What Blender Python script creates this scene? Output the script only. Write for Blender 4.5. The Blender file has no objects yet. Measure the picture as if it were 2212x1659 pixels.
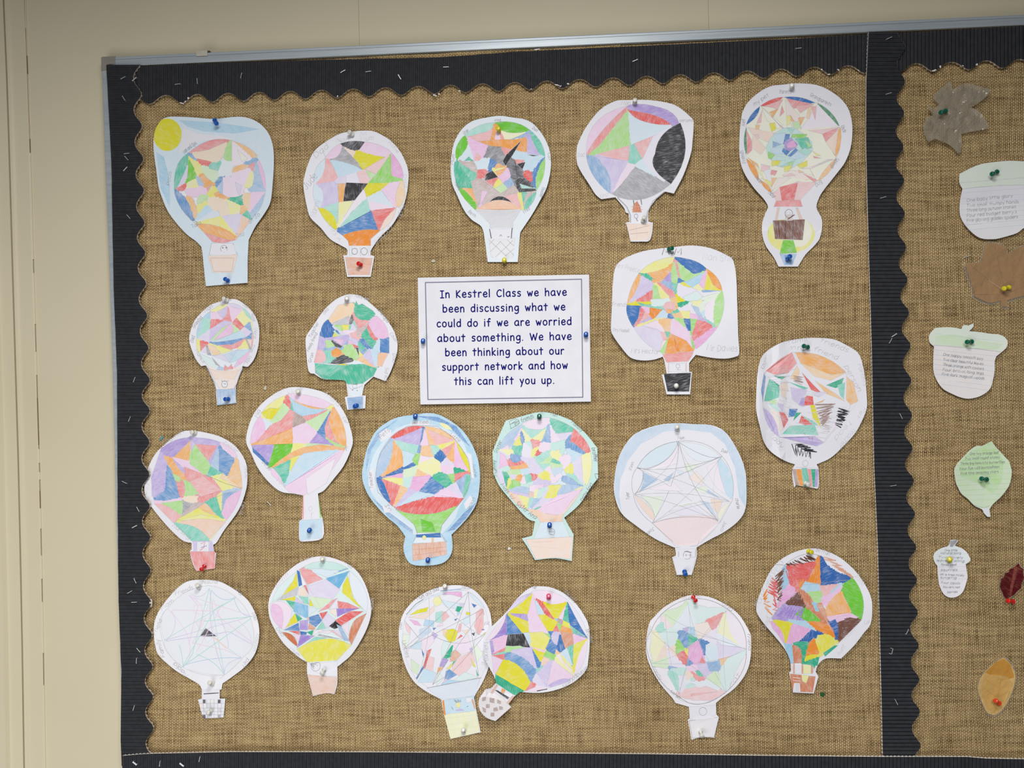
import bpy, bmesh, math, random
from mathutils import Vector, Matrix
from mathutils.geometry import delaunay_2d_cdt
random.seed(7)
C = bpy.context.scene.collection
SC = bpy.context.scene
# ---------------------------------------------------------------- camera
F = 1661.0
D = 1.333
ZC = 1.5
cam_d = bpy.data.cameras.new('camera'); cam_d.sensor_width = 36; cam_d.lens = 36*F/2212
cam_d.clip_start = 0.02
cam = bpy.data.objects.new('camera', cam_d); C.objects.link(cam)
CR = Matrix.Rotation(math.radians(3.07), 3, 'Z') @ Matrix.Rotation(math.radians(90), 3, 'X') @ Matrix.Rotation(math.radians(-1.27), 3, 'Z')
CL = Vector((0, -D, ZC))
cam.matrix_world = Matrix.Translation(CL) @ CR.to_4x4()
SC.camera = cam
def P(px, py, h=0.0):
    """point of the board plane (h metres proud of the cloth) seen at a pixel of the photograph"""
    d = CR @ Vector(((px-1106)/F, -(py-829.5)/F, -1))
    t = (-h + D)/d.y
    return CL + d*t
# ---------------------------------------------------------------- world, lights, exposure
w = bpy.data.worlds.new('room_light'); SC.world = w; w.use_nodes = True
w.node_tree.nodes['Background'].inputs[0].default_value = (0.90, 0.94, 1.0, 1)
w.node_tree.nodes['Background'].inputs[1].default_value = 0.04
def area(name, loc, target, sx, sy, power, col, spread=180):
    l = bpy.data.lights.new(name, 'AREA'); l.shape = 'RECTANGLE'; l.size = sx; l.size_y = sy
    l.energy = power; l.color = col; l.spread = math.radians(spread)
    o = bpy.data.objects.new(name, l); C.objects.link(o); o.location = loc
    o.rotation_euler = (Vector(target)-Vector(loc)).to_track_quat('-Z', 'Y').to_euler()
    return o
area('ceiling_panel', (0.0, -1.1, 2.35), (0.0, -1.1001, 0), 0.35, 0.35, 15.0, (1.0, 0.985, 0.98))
area('ceiling_panel', (-0.1, -2.6, 2.5), (-0.1, -2.6001, 0), 1.0, 0.5, 66.0, (0.99, 0.99, 1.0))
area('window_daylight', (-0.8, -1.6, 0.6), (-0.6, -0.1, 1.1), 1.2, 1.0, 9.5, (1.0, 0.99, 0.98))  # added fill lamp, low on the left, to brighten the lower wall and board
SC.view_settings.view_transform = 'Standard'; SC.view_settings.look = 'None'
SC.view_settings.exposure = 0.12; SC.view_settings.gamma = 1.0; SC.view_settings.use_curve_mapping = False
# ---------------------------------------------------------------- helpers
def lin(c):
    return tuple(((v/255)/12.92 if v/255 <= 0.04045 else ((v/255+0.055)/1.055)**2.4) for v in c)
def tag(o, label=None, cat=None, group=None, kind=None):
    for k, v in (('label', label), ('category', cat), ('group', group), ('kind', kind)):
        if v: o[k] = v
    return o
def empty(name, loc, **kw):
    o = bpy.data.objects.new(name, None); C.objects.link(o); o.location = loc; o.empty_display_size = 0.01
    return tag(o, **kw)
def link(name, me, mat, parent=None):
    o = bpy.data.objects.new(name, me); C.objects.link(o)
    if mat is not None and not me.materials: me.materials.append(mat)
    if parent is not None:
        o.parent = parent; o.matrix_parent_inverse = Matrix.Translation(-Vector(parent.location))
    return o
def mesh(name, verts, faces, mat, parent=None, smooth=False):
    me = bpy.data.meshes.new(name); me.from_pydata([tuple(v) for v in verts], [], faces); me.validate()
    if smooth:
        me.polygons.foreach_set('use_smooth', [True]*len(me.polygons))
    me.update()
    return link(name, me, mat, parent)
def N(nt, t, **kw):
    n = nt.nodes.new(t)
    for k, v in kw.items(): setattr(n, k, v)
    return n
def newmat(name, col=(.5, .5, .5), rough=.6, metal=0.0, spec=.5):
    m = bpy.data.materials.new(name); m.use_nodes = True
    b = m.node_tree.nodes['Principled BSDF']
    b.inputs['Base Color'].default_value = (*col, 1); b.inputs['Roughness'].default_value = rough
    b.inputs['Metallic'].default_value = metal; b.inputs['Specular IOR Level'].default_value = spec
    return m, m.node_tree, b
def noisy(name, c1, c2, scale, rough=.6, bump=0.0, bscale=200, metal=0, spec=.4, stretch=(1, 1, 1), detail=4):
    m, nt, b = newmat(name, c1, rough, metal, spec)
    tc = N(nt, 'ShaderNodeTexCoord'); mp = N(nt, 'ShaderNodeMapping'); mp.inputs['Scale'].default_value = stretch
    nt.links.new(tc.outputs['Object'], mp.inputs['Vector'])
    n = N(nt, 'ShaderNodeTexNoise'); n.inputs['Scale'].default_value = scale; n.inputs['Detail'].default_value = detail
    nt.links.new(mp.outputs[0], n.inputs['Vector'])
    r = N(nt, 'ShaderNodeValToRGB'); r.color_ramp.elements[0].position = .35; r.color_ramp.elements[1].position = .65
    r.color_ramp.elements[0].color = (*c1, 1); r.color_ramp.elements[1].color = (*c2, 1)
    nt.links.new(n.outputs[0], r.inputs[0]); nt.links.new(r.outputs[0], b.inputs['Base Color'])
    if bump:
        n2 = N(nt, 'ShaderNodeTexNoise'); n2.inputs['Scale'].default_value = bscale; n2.inputs['Detail'].default_value = 3
        nt.links.new(mp.outputs[0], n2.inputs['Vector'])
        bp = N(nt, 'ShaderNodeBump'); bp.inputs['Strength'].default_value = bump; bp.inputs['Distance'].default_value = .001
        nt.links.new(n2.outputs[0], bp.inputs['Height']); nt.links.new(bp.outputs[0], b.inputs['Normal'])
    return m
def box(vs, fs, x0, x1, y0, y1, z0, z1):
    i = len(vs)
    vs += [(x, y, z) for x in (x0, x1) for y in (y0, y1) for z in (z0, z1)]
    fs += [(i, i+1, i+3, i+2), (i+4, i+6, i+7, i+5), (i, i+4, i+5, i+1), (i+2, i+3, i+7, i+6), (i, i+2, i+6, i+4), (i+1, i+5, i+7, i+3)]
def interp(pts, t):
    if t <= pts[0][0]: return pts[0][1]
    for (a, b), (c, d) in zip(pts, pts[1:]):
        if t <= c: return b + (d-b)*(t-a)/(c-a)
    return pts[-1][1]
# ---------------------------------------------------------------- materials
M = {}
M['wall'] = noisy('cream_paint', lin((221, 211, 182)), lin((216, 206, 176)), 2.5, .55, .12, 300, spec=.3)
M['dark'] = newmat('shadow_gap', lin((60, 48, 36)), .9)[0]
M['alu'] = noisy('satin_aluminium', lin((196, 204, 208)), lin((180, 190, 196)), 6, .42, .03, 900, .35, .5, (1, 1, 30))
M['groove'] = newmat('rail_groove', lin((120, 128, 134)), .6)[0]
M['plastic_grey'] = noisy('grey_plastic', lin((150, 146, 134)), lin((138, 134, 124)), 60, .5, .1)
M['clip'] = noisy('ivory_plastic', lin((205, 200, 184)), lin((190, 186, 170)), 80, .4)
M['core'] = noisy('card_core', lin((226, 218, 204)), lin((176, 150, 118)), 420, .85, stretch=(1, 1, 1))
M['core_white'] = noisy('white_card_core', lin((246, 244, 238)), lin((214, 206, 194)), 420, .85)
M['black'] = noisy('black_card', lin((52, 53, 57)), lin((44, 45, 49)), 120, .62, .25, 1500, spec=.35)
M['ink'] = newmat('navy_ink', lin((16, 16, 112)), .7, 0, .08)[0]
M['rule'] = newmat('grey_rule_ink', lin((128, 130, 150)), .6)[0]
M['white'] = noisy('white_paper', lin((238, 238, 243)), lin((233, 233, 239)), 40, .6, .06, 700, spec=.3)
M['steel'] = newmat('staple_steel', (.80, .81, .84), .35, .35)[0]
M['scrap'] = noisy('paper_scrap', lin((225, 220, 205)), lin((200, 190, 165)), 300, .6)
PINCOL = {'b': (24, 88, 178), 'g': (4, 96, 72), 'w': (226, 224, 214), 'r': (214, 34, 30), 'y': (226, 212, 40), 'p': (236, 84, 130), 'o': (226, 66, 30)}
PINNAME = {'b': 'blue', 'g': 'green', 'w': 'white', 'r': 'red', 'y': 'yellow', 'p': 'pink', 'o': 'orange-red'}
for k, c in PINCOL.items():
    m, nt, b = newmat('pin_'+PINNAME[k].replace('-', '_'), lin(c), .22, 0, .5)
    b.inputs['Coat Weight'].default_value = .3
    M['pin_'+k] = m
# hessian: plain weave drawn from two families of wobbling threads
def hessian():
    m, nt, b = newmat('hessian_weave', (.3, .2, .1), .9, 0, .1)
    L = nt.links.new
    tc = N(nt, 'ShaderNodeTexCoord'); sp = N(nt, 'ShaderNodeSeparateXYZ')
    wn = N(nt, 'ShaderNodeTexNoise'); wn.inputs['Scale'].default_value = 9; wn.inputs['Detail'].default_value = 3
    L(tc.outputs['Object'], wn.inputs['Vector'])
    w1 = N(nt, 'ShaderNodeVectorMath', operation='SUBTRACT'); L(wn.outputs['Color'], w1.inputs[0]); w1.inputs[1].default_value = (.5, .5, .5)
    w2 = N(nt, 'ShaderNodeVectorMath', operation='SCALE'); L(w1.outputs[0], w2.inputs[0]); w2.inputs['Scale'].default_value = .013
    fn = N(nt, 'ShaderNodeTexNoise'); fn.inputs['Scale'].default_value = 260; fn.inputs['Detail'].default_value = 1
    L(tc.outputs['Object'], fn.inputs['Vector'])
    f1 = N(nt, 'ShaderNodeVectorMath', operation='SUBTRACT'); L(fn.outputs['Color'], f1.inputs[0]); f1.inputs[1].default_value = (.5, .5, .5)
    f2 = N(nt, 'ShaderNodeVectorMath', operation='SCALE'); L(f1.outputs[0], f2.inputs[0]); f2.inputs['Scale'].default_value = .0011
    a1 = N(nt, 'ShaderNodeVectorMath', operation='ADD'); L(tc.outputs['Object'], a1.inputs[0]); L(w2.outputs[0], a1.inputs[1])
    a2 = N(nt, 'ShaderNodeVectorMath', operation='ADD'); L(a1.outputs[0], a2.inputs[0]); L(f2.outputs[0], a2.inputs[1])
    L(a2.outputs[0], sp.inputs[0])
    def math_(op, a, bb=None, clamp=False):
        n = N(nt, 'ShaderNodeMath', operation=op); n.use_clamp = clamp
        for i, v in enumerate((a, bb)):
            if v is None: continue
            if isinstance(v, (int, float)): n.inputs[i].default_value = v
            else: L(v, n.inputs[i])
        return n.outputs[0]
    PX, PZ = .00306, .00244
    def thread(out, pitch):
        s = math_('MULTIPLY', out, math.pi/pitch)
        return math_('ABSOLUTE', math_('SINE', s))          # 1 in the middle of a thread, 0 between
    def bundle(axis_scale, seed):
        # per-thread thickness: noise that varies fast across and slowly along the threads
        mp = N(nt, 'ShaderNodeMapping'); mp.inputs['Scale'].default_value = axis_scale; mp.inputs['Location'].default_value = (seed, seed, seed)
        L(a2.outputs[0], mp.inputs['Vector'])
        n = N(nt, 'ShaderNodeTexNoise'); n.inputs['Scale'].default_value = 1; n.inputs['Detail'].default_value = 0
        L(mp.outputs[0], n.inputs['Vector']); return n.outputs[0]
    vx = thread(sp.outputs['X'], PX); vz = thread(sp.outputs['Z'], PZ)
    bx = bundle((330, 1, 22), 3.1); bz = bundle((22, 1, 330), 8.7)
    # a thread covers where its profile exceeds a threshold that depends on its thickness
    def cover(v, t):
        th = math_('ADD', math_('MULTIPLY', math_('SUBTRACT', .5, t), .62), .655)
        d = math_('SUBTRACT', v, th); return math_('MULTIPLY', math_('ADD', d, .12), 3.0, True)
    cx = cover(vx, bx); cz = cover(vz, bz)
    cov = math_('MAXIMUM', cx, cz)
    # over-under alternation
    chk = math_('MULTIPLY', math_('SINE', math_('MULTIPLY', sp.outputs['X'], math.pi/PX)), math_('SINE', math_('MULTIPLY', sp.outputs['Z'], math.pi/PZ)))
    hgt = math_('ADD', math_('MULTIPLY', cov, .8), math_('MULTIPLY', chk, .26))
    big = N(nt, 'ShaderNodeTexNoise'); big.inputs['Scale'].default_value = 5; big.inputs['Detail'].default_value = 4
    L(tc.outputs['Object'], big.inputs['Vector'])
    r = N(nt, 'ShaderNodeValToRGB'); e = r.color_ramp.elements
    e[0].position = .05; e[0].color = (*lin((40, 27, 9)), 1); e[1].position = .95; e[1].color = (*lin((216, 189, 141)), 1)
    x = e.new(.45); x.color = (*lin((147, 121, 79)), 1)
    L(hgt, r.inputs[0])
    mix = N(nt, 'ShaderNodeMix', data_type='RGBA', blend_type='MULTIPLY'); mix.inputs[0].default_value = .5
    r2 = N(nt, 'ShaderNodeValToRGB'); r2.color_ramp.elements[0].position = .3; r2.color_ramp.elements[1].position = .7
    r2.color_ramp.elements[0].color = (.80, .76, .70, 1); r2.color_ramp.elements[1].color = (1, 1, 1, 1)
    L(big.outputs[0], r2.inputs[0]); L(r.outputs[0], mix.inputs[6]); L(r2.outputs[0], mix.inputs[7])
    fl = N(nt, 'ShaderNodeMix', data_type='RGBA', blend_type='OVERLAY'); fl.inputs[0].default_value = .28
    L(mix.outputs[2], fl.inputs[6]); L(math_('MULTIPLY', math_('ADD', bx, bz), .5), fl.inputs[7])
    L(fl.outputs[2], b.inputs['Base Color'])
    bp = N(nt, 'ShaderNodeBump'); bp.inputs['Strength'].default_value = .5; bp.inputs['Distance'].default_value = .0008
    L(hgt, bp.inputs['Height']); L(bp.outputs[0], b.inputs['Normal'])
    return m
M['hessian'] = hessian()
# coloured pencil on paper: colour and pressure come with the drawing, the grain is computed
def pencil(name, paper, grain=1.0, rough=.62):
    m, nt, b = newmat(name, paper, rough, 0, .3)
    L = nt.links.new
    at = N(nt, 'ShaderNodeAttribute', attribute_name='tint')
    uv = N(nt, 'ShaderNodeUVMap', uv_map='stroke')
    mp = N(nt, 'ShaderNodeMapping'); mp.inputs['Scale'].default_value = (80, 850, 1); L(uv.outputs[0], mp.inputs['Vector'])
    n = N(nt, 'ShaderNodeTexNoise'); n.inputs['Scale'].default_value = 1; n.inputs['Detail'].default_value = 3; L(mp.outputs[0], n.inputs['Vector'])
    mp2 = N(nt, 'ShaderNodeMapping'); mp2.inputs['Scale'].default_value = (70, 90, 1); L(uv.outputs[0], mp2.inputs['Vector'])
    n2 = N(nt, 'ShaderNodeTexNoise'); n2.inputs['Scale'].default_value = 1; n2.inputs['Detail'].default_value = 2; L(mp2.outputs[0], n2.inputs['Vector'])
    def mt(op, a, bb, c=False):
        x = N(nt, 'ShaderNodeMath', operation=op); x.use_clamp = c
        for i, v in enumerate((a, bb)):
            if isinstance(v, (int, float)): x.inputs[i].default_value = v
            else: L(v, x.inputs[i])
        return x.outputs[0]
    s = mt('ADD', mt('MULTIPLY', n.outputs[0], 1.5*grain), mt('MULTIPLY', n2.outputs[0], .9*grain))
    s = mt('ADD', s, 1.03-1.2*grain)
    f = mt('MULTIPLY', at.outputs['Alpha'], s, True)
    mx = N(nt, 'ShaderNodeMix', data_type='RGBA'); L(f, mx.inputs[0]); mx.inputs[6].default_value = (*paper, 1); L(at.outputs['Color'], mx.inputs[7])
    L(mx.outputs[2], b.inputs['Base Color'])
    return m, nt, b
PAPER = lin((240, 240, 246))
M['pencil'] = pencil('pencil_on_paper', PAPER)[0]
M['line'] = pencil('pencil_line', PAPER, .7)[0]
def leafmat(name, alpha, wr, rough=.25, grain=.8):
    m, nt, b = pencil(name, lin((190, 160, 110)), grain, rough)
    b.inputs['Coat Weight'].default_value = .8; b.inputs['Coat Roughness'].default_value = .12
    b.inputs['Alpha'].default_value = alpha
    tc = N(nt, 'ShaderNodeTexCoord'); n = N(nt, 'ShaderNodeTexNoise'); n.inputs['Scale'].default_value = 60; n.inputs['Detail'].default_value = 2
    nt.links.new(tc.outputs['Object'], n.inputs['Vector'])
    bp = N(nt, 'ShaderNodeBump'); bp.inputs['Strength'].default_value = wr; bp.inputs['Distance'].default_value = .004
    nt.links.new(n.outputs[0], bp.inputs['Height']); nt.links.new(bp.outputs[0], b.inputs['Coat Normal']); nt.links.new(bp.outputs[0], b.inputs['Normal'])
    return m
M['leaf'] = leafmat('laminated_leaf', .93, .5)
M['leaf_thin'] = leafmat('thin_laminated_leaf', .80, .7, .25, 1.4)
M['clear'] = leafmat('clear_laminate', .42, .9, .08)
m, nt, b = newmat('laminate_margin', (.8, .78, .7), .15, 0, .5); b.inputs['Alpha'].default_value = .16; M['margin'] = m
# ---------------------------------------------------------------- setting
def plane_rect(x0, x1, z0, z1, y0, y1):
    vs, fs = [], []; box(vs, fs, x0, x1, y0, y1, z0, z1); return vs, fs
WY = .016                                     # the wall surface lies 16 mm behind the cloth
def XW(px, py): return P(px, py, -WY)
xc = XW(78, 830).x                            # the cracked joint left of the board
seam1 = XW(775, 30).x; seam2 = XW(1530, 12).x
wall = empty('wall_back', (seam1, WY, 0), kind='structure')
xs = [xc+.0008, seam1-.0004, seam1+.0004, seam2-.0004, seam2+.0004, 2.2]
for i in range(3):
    vs, fs = plane_rect(xs[2*i], xs[2*i+1], .0, 2.9, WY, WY+.02)
    if i == 0:
        zz = [0]+[P(80, y, 0).z for y in (1640, 1400, 1200, 1000, 800, 600, 450, 300, 150, 0)]+[2.9]
        CR0 = [(P(80, y, -WY).z, P(x, y, -WY).x) for y, x in ((1659, 98), (1400, 94), (1200, 90), (1000, 85.5), (800, 79.5), (600, 73.5), (316, 65.5), (135, 59.5), (0, 53.5))]
        vs = []; fs = []
        for z in zz: x0_ = interp(CR0, z)+.0008; vs += [(x0_, WY, z), (xs[1], WY, z), (xs[1], WY+.02, z), (x0_, WY+.02, z)]
        for j in range(len(zz)-1):
            for q in range(4): fs.append((j*4+q, j*4+(q+1) % 4, j*4+4+(q+1) % 4, j*4+4+q))
    o = mesh('wall_panel', vs, fs, M['wall'], wall)
for xx in (seam1, seam2):
    vs, fs = plane_rect(xx-.0005, xx+.0005, 0, 2.9, WY+.0004, WY+.004); mesh('seam_filler', vs, fs, newmat('seam_shade', lin((178, 166, 136)), .8)[0] if 'seam' not in M else M['seam'], wall)
# dark slab behind, its colour stands in for shade inside the open joint
vs, fs = plane_rect(-2.6, 2.2, 0, 2.9, WY+.021, WY+.06); tag(mesh('wall_core', vs, fs, M['dark']), kind='structure')
# casing between the two vertical joints and the frame further left
xr = XW(40, 830).x
CRK = [(P(80, y, -WY).z, P(x, y, -WY).x-xc) for y, x in ((1659, 98), (1400, 94), (1200, 90), (1000, 85.5), (800, 79.5), (600, 73.5), (316, 65.5), (135, 59.5), (0, 53.5))]
def lean(z): return interp(CRK, z)          # the old casing is not quite plumb
def profile(name, pts, z0, z1, mat):
    """vertical extrusion of an outline in x, y"""
    n = len(pts); zs = [z0]+[P(80, y, 0).z for y in (1640, 1400, 1200, 1000, 800, 600, 450, 300, 150, 0)]+[z1]; K = len(zs)
    vs = [(x+lean(z), y, z) for z in zs for x, y in pts]
    fs = [(j*n+i, j*n+(i+1) % n, j*n+n+(i+1) % n, j*n+n+i) for j in range(K-1) for i in range(n)] + [tuple(range(n))[::-1], tuple(range((K-1)*n, K*n))]
    return mesh(name, vs, fs, mat)
o = profile('trim_1', [(xc-.0008, WY+.02), (xc-.0008, WY-.0012), (xc-.002, WY-.0022), (xr+.006, WY-.0026), (xr+.003, WY-.0052), (xr-.001, WY-.0058), (xr-.004, WY-.003), (xr-.006, WY+.02)], 0, 2.9, M['wall'])
tag(o, kind='structure')
o = profile('trim_2', [(xr-.0062, WY+.02), (xr-.0064, WY-.003), (xr-.03, WY-.0036), (xr-.034, WY-.010), (xr-.16, WY-.012), (xr-.16, WY+.02)], 0, 2.9, M['wall'])
tag(o, kind='structure')
o = profile('wall_left', [(xr-.161, WY+.02), (xr-.161, WY-.012), (-2.6, WY-.014), (-2.6, WY+.02)], 0, 2.9, M['wall']); tag(o, kind='structure')
# caulk over the joint where the crack has not opened
crk = empty('trim_3', (xc, WY, 1.5), kind='structure')
for a, b_ in ((-200, 120), (160, 300), (330, 560), (590, 700), (760, 810), (970, 1000), (1020, 1036), (1098, 1142), (1200, 1250), (1300, 1410), (1480, 1700)):
    z1 = XW(78, a).z; z0 = XW(78, b_).z
    vs, fs = plane_rect(xc-.0012, xc+.0014, z0, z1, WY-.0013, WY+.004); vs = [(x+lean(z), y, z) for x, y, z in vs]; mesh('caulk', vs, fs, M['wall'], crk)
for a, b_ in ((60, 330), (860, 960), (1060, 1098)):
    z1 = XW(78, a).z; z0 = XW(78, b_).z
    vs, fs = plane_rect(xc-.0002, xc+.0005, z0, z1, WY-.0016, WY-.0008); vs = [(x+lean(z), y, z) for x, y, z in vs]; mesh('hairline_crack', vs, fs, newmat('hairline', lin((140, 112, 78)), .9)[0], crk)
vs, fs = plane_rect(-2.6, 2.2, -3.6, -.0, -.02, 0)
vs, fs = [], []; box(vs, fs, -2.6, 2.2, -3.4, WY+.06, -.02, 0)
tag(mesh('floor', vs, fs, noisy('grey_carpet', lin((92, 96, 104)), lin((76, 80, 88)), 200, .95, .4, 900)), kind='structure')
# ---------------------------------------------------------------- notice board
def xz(px, py, h=0): p = P(px, py, h); return p.x, p.z
RH = .0055                                      # rail face stands 8 mm proud of the cloth
xl = xz(219, 130, RH)[0]; zt = (xz(232, 120, RH)[1] + xz(1300, 75, RH)[1] + xz(2200, 33, RH)[1])/3
zb_in = (xz(700, 123, RH)[1] + xz(1300, 96, RH)[1] + xz(2200, 53, RH)[1])/3
xR = xz(2560, 800, RH)[0]; zB = xz(1100, 1735, RH)[1]
board = empty('notice_board', ((xl+xR)/2, WY, (zt+zB)/2), label='large hessian-covered notice board in a slim aluminium frame on the cream wall', cat='notice board')
th = zt-zb_in
def rail(name, x0, x1, z0, z1, horizontal):
    bm = bmesh.new(); vs, fs = plane_rect(x0, x1, z0, z1, -RH, WY)
    bv = [bm.verts.new(v) for v in vs]
    for f in fs: bm.faces.new([bv[i] for i in f])
    bmesh.ops.bevel(bm, geom=[e for e in bm.edges], offset=.0018, segments=3, affect='EDGES', profile=.6)
    me = bpy.data.meshes.new(name); bm.to_mesh(me); bm.free()
    return link(name, me, M['alu'], board)
r = rail('top_rail', xl+.020, xR-.020, zt-th, zt, True)
vs, fs = plane_rect(xl+.020, xR-.020, zt-.0058, zt-.0052, -RH-.0002, -RH+.001); mesh('groove', vs, fs, M['groove'], r)
rail('bottom_rail', xl+.020, xR-.020, zB, zB+th, True)
vs, fs = [], []
OUT = [(140, 219.2), (250, 222.8), (375, 227.5), (560, 235), (800, 243), (1100, 250), (1400, 258.5), (1570, 263), (1715, 266)]
for y, x in OUT:
    p = P(x, y, RH); w_ = .0125
    vs += [(p.x, WY, p.z), (p.x, -RH+.0012, p.z), (p.x+.0012, -RH, p.z), (p.x+w_-.0012, -RH, p.z), (p.x+w_, -RH+.0012, p.z), (p.x+w_, WY, p.z)]
for i in range(len(OUT)-1):
    for q in range(5): a = i*6+q; fs.append((a, a+6, a+7, a+1))
mesh('side_rail', vs, fs, M['alu'], board)
rail('side_rail', xR-.0125, xR, zB+.020, zt-.020, False)
for sx, sz in ((0, 0), (0, 1), (1, 0), (1, 1)):
    x0, x1 = (xl-.0006, xl+.027) if not sx else (xR-.027, xR+.0006)
    z1, z0 = (zt+.0006, zt-.0255) if not sz else (zB+.0255, zB-.0006)
    pts = [(x0, z1), (x1, z1), (x1, z1-.0155), (x0+.0135, z1-.0155), (x0+.0135, z0), (x0, z0)]
    if sx: pts = [(x0+x1-x, z) for x, z in pts][::-1]
    if sz: pts = [(x, z0+z1-z) for x, z in pts][::-1]
    n = len(pts); bm = bmesh.new()
    a = [bm.verts.new((x, -RH-.0008, z)) for x, z in pts]; b2 = [bm.verts.new((x, WY, z)) for x, z in pts]
    bm.faces.new(a); bm.faces.new(b2[::-1])
    for i in range(n): bm.faces.new((a[i], b2[i], b2[(i+1) % n], a[(i+1) % n]))
    bmesh.ops.recalc_face_normals(bm, faces=bm.faces)
    bmesh.ops.bevel(bm, geom=[e for e in bm.edges], offset=.0012, segments=2, affect='EDGES')
    me = bpy.data.meshes.new('corner_cap'); bm.to_mesh(me); bm.free(); link('corner_cap', me, M['plastic_grey'], board)
# clip hooked over the top rail
x0, z0 = xz(424, 119, RH+.002); x1, z1 = xz(448, 107, RH+.002)
clip = empty('hanging_clip', ((x0+x1)/2, -RH, zt), label='small off-white plastic clip hooked over the top rail near its left corner', cat='clip')
vs, fs = plane_rect(x0, x1, zt-.0072, zt+.0024, -RH-.0028, -RH-.0004)
o = mesh('clip_plate', vs, fs, M['clip'], clip); bvm = o.modifiers.new('b', 'BEVEL'); bvm.width = .0006; bvm.segments = 2
vs, fs = plane_rect(x0+.001, x1+.0035, zt+.0006, zt+.0024, -RH-.001, WY)
mesh('hook', vs, fs, newmat('clip_hook', lin((96, 84, 66)), .5)[0], clip)
# cloth
NX, NZ = 150, 110
cx0, cx1, cz0, cz1 = xl+.011, xR-.011, zB+.012, zt-th+.001
from mathutils import noise as mn
def wrinkle(x, z):
    t = max(0, min(1, (1.02+ZC-.5-z)/.35)) if z < 1.3 else 0
    v = mn.noise(Vector((x*2.2, 0, z*9)))*.5 + mn.noise(Vector((x*5+z*7, 3, z*21-x*4)))*.5
    low = max(0, min(1, (1.22-z)/.30)); right = max(0, min(1, (x-.2)/.4))
    return .0016 + (v-.3)*(.0005 + .0034*low)
vs, fs = [], []
for j in range(NZ+1):
    for i in range(NX+1):
        x = cx0+(cx1-cx0)*i/NX; z = cz0+(cz1-cz0)*j/NZ
        vs.append((x, max(0.0, wrinkle(x, z)), z))
for j in range(NZ):
    for i in range(NX):
        a = j*(NX+1)+i; fs.append((a, a+1, a+NX+2, a+NX+1))
o = mesh('hessian_cloth', vs, fs, M['hessian'], board, True)
vs, fs = plane_rect(cx0, cx1, cz0, cz1, .007, WY-.0005); mesh('backing_board', vs, fs, M['dark'], board)
# folded hem of the cloth that shows above the top border strip
hem = []
for px, yt, yb in ((735, 126.5, 131), (800, 122.5, 129), (870, 118.5, 127), (940, 116, 125), (1000, 111.5, 121), (1080, 108.5, 115), (1160, 106, 111), (1260, 101, 106), (1340, 96.5, 101)):
    hem.append((px, yt, yb))
vs, fs = [], []
for k, (px, yt, yb) in enumerate(hem):
    for q, (yy, h) in enumerate(((yt, .0012), (yt*.6+yb*.4, .0028), (yb, .0022), (yb+3, .0008))):
        vs.append(P(px, yy, h))
for k in range(len(hem)-1):
    for q in range(3):
        a = k*4+q; fs.append((a, a+1, a+5, a+4))
mesh('folded_hem', vs, fs, M['hessian'], board, True)
# ---------------------------------------------------------------- corrugated border strips
PITCH = .0064; AMP = .0029
def rib(s): return AMP*(1-abs(math.cos(math.pi*s/PITCH))**1.7)
def strip(name, label, vertical, s0, s1, e_lo, e_hi, base, seed, core='core'):
    """vertical: s runs down (z), the edges give x for a pixel row; else s runs right (x) and the edges give z for a pixel column"""
    root = empty(name, P((e_lo(s0)+e_hi(s0))/2 if vertical else s0, s0 if vertical else (e_lo(s0)+e_hi(s0))/2, base), label=label, cat='border strip', group='corrugated border strips')
    rnd = random.Random(seed)
    rows = []; s = s0
    a = P(*( (e_lo(s0), s0) if vertical else (s0, e_lo(s0)) ), base); b_ = P(*( (e_lo(s1), s1) if vertical else (s1, e_lo(s1)) ), base)
    n = int((a-b_).length/PITCH*8)
    K = 5; vs, fs = [], []; evs, efs = [], []
    for i in range(n+1):
        t = s0+(s1-s0)*i/n
        ss = i/8*PITCH
        lo, hi = e_lo(t), e_hi(t)
        bow = .0006*mn.noise(Vector((t*.02, seed, 0)))
        h = base+rib(ss)+bow
        row = []
        for k in range(K+1):
            u = k/K; e = lo+(hi-lo)*u
            hh = h + .0005*mn.noise(Vector((t*.05, u*3, seed)))
            p = P(e, t, hh) if vertical else P(t, e, hh)
            vs.append(p)
        for e in (lo, hi):
            evs.append(P(e, t, h+.0001) if vertical else P(t, e, h+.0001))
            # inner side of the paper web: gives the pale core its scalloped look
            evs.append((evs[-1].x, -(base-.0020), evs[-1].z))
    for i in range(n):
        for k in range(K):
            a = i*(K+1)+k; fs.append((a, a+1, a+K+2, a+K+1))
        for q in (0, 2):
            a = i*4+q; efs.append((a, a+1, a+5, a+4))
    mesh('corrugated_face', vs, fs, M['black'], root, True)
    # flat liner at the back
    bvs = []; bfs = []
    for i in range(0, n+1, 2):
        t = s0+(s1-s0)*i/n; lo, hi = e_lo(t), e_hi(t)
        for e in (lo, hi): bvs.append(P(e, t, base-.0012) if vertical else P(t, e, base-.0012))
    for i in range(len(bvs)//2-1): bfs.append((2*i, 2*i+1, 2*i+3, 2*i+2))
    mesh('back_liner', bvs, bfs, M['core'], root)
    mesh('cut_edge', evs, efs, M[core], root)
    return root
def scallop(lobes, ctr, amp):
    """lobes: list of positions of the rounded tips; phase interpolates between them"""
    ph = [(p, i) for i, p in enumerate(lobes)]
    d0 = lobes[1]-lobes[0]; d1 = lobes[-1]-lobes[-2]
    def f(t):
        if t < lobes[0]: k = (t-lobes[0])/d0
        elif t > lobes[-1]: k = len(lobes)-1+(t-lobes[-1])/d1
        else: k = interp(ph, t)
        c = math.cos(2*math.pi*k)
        return interp(ctr, t)+amp*(c*.92+.08*math.cos(4*math.pi*k))
    return f
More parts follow.
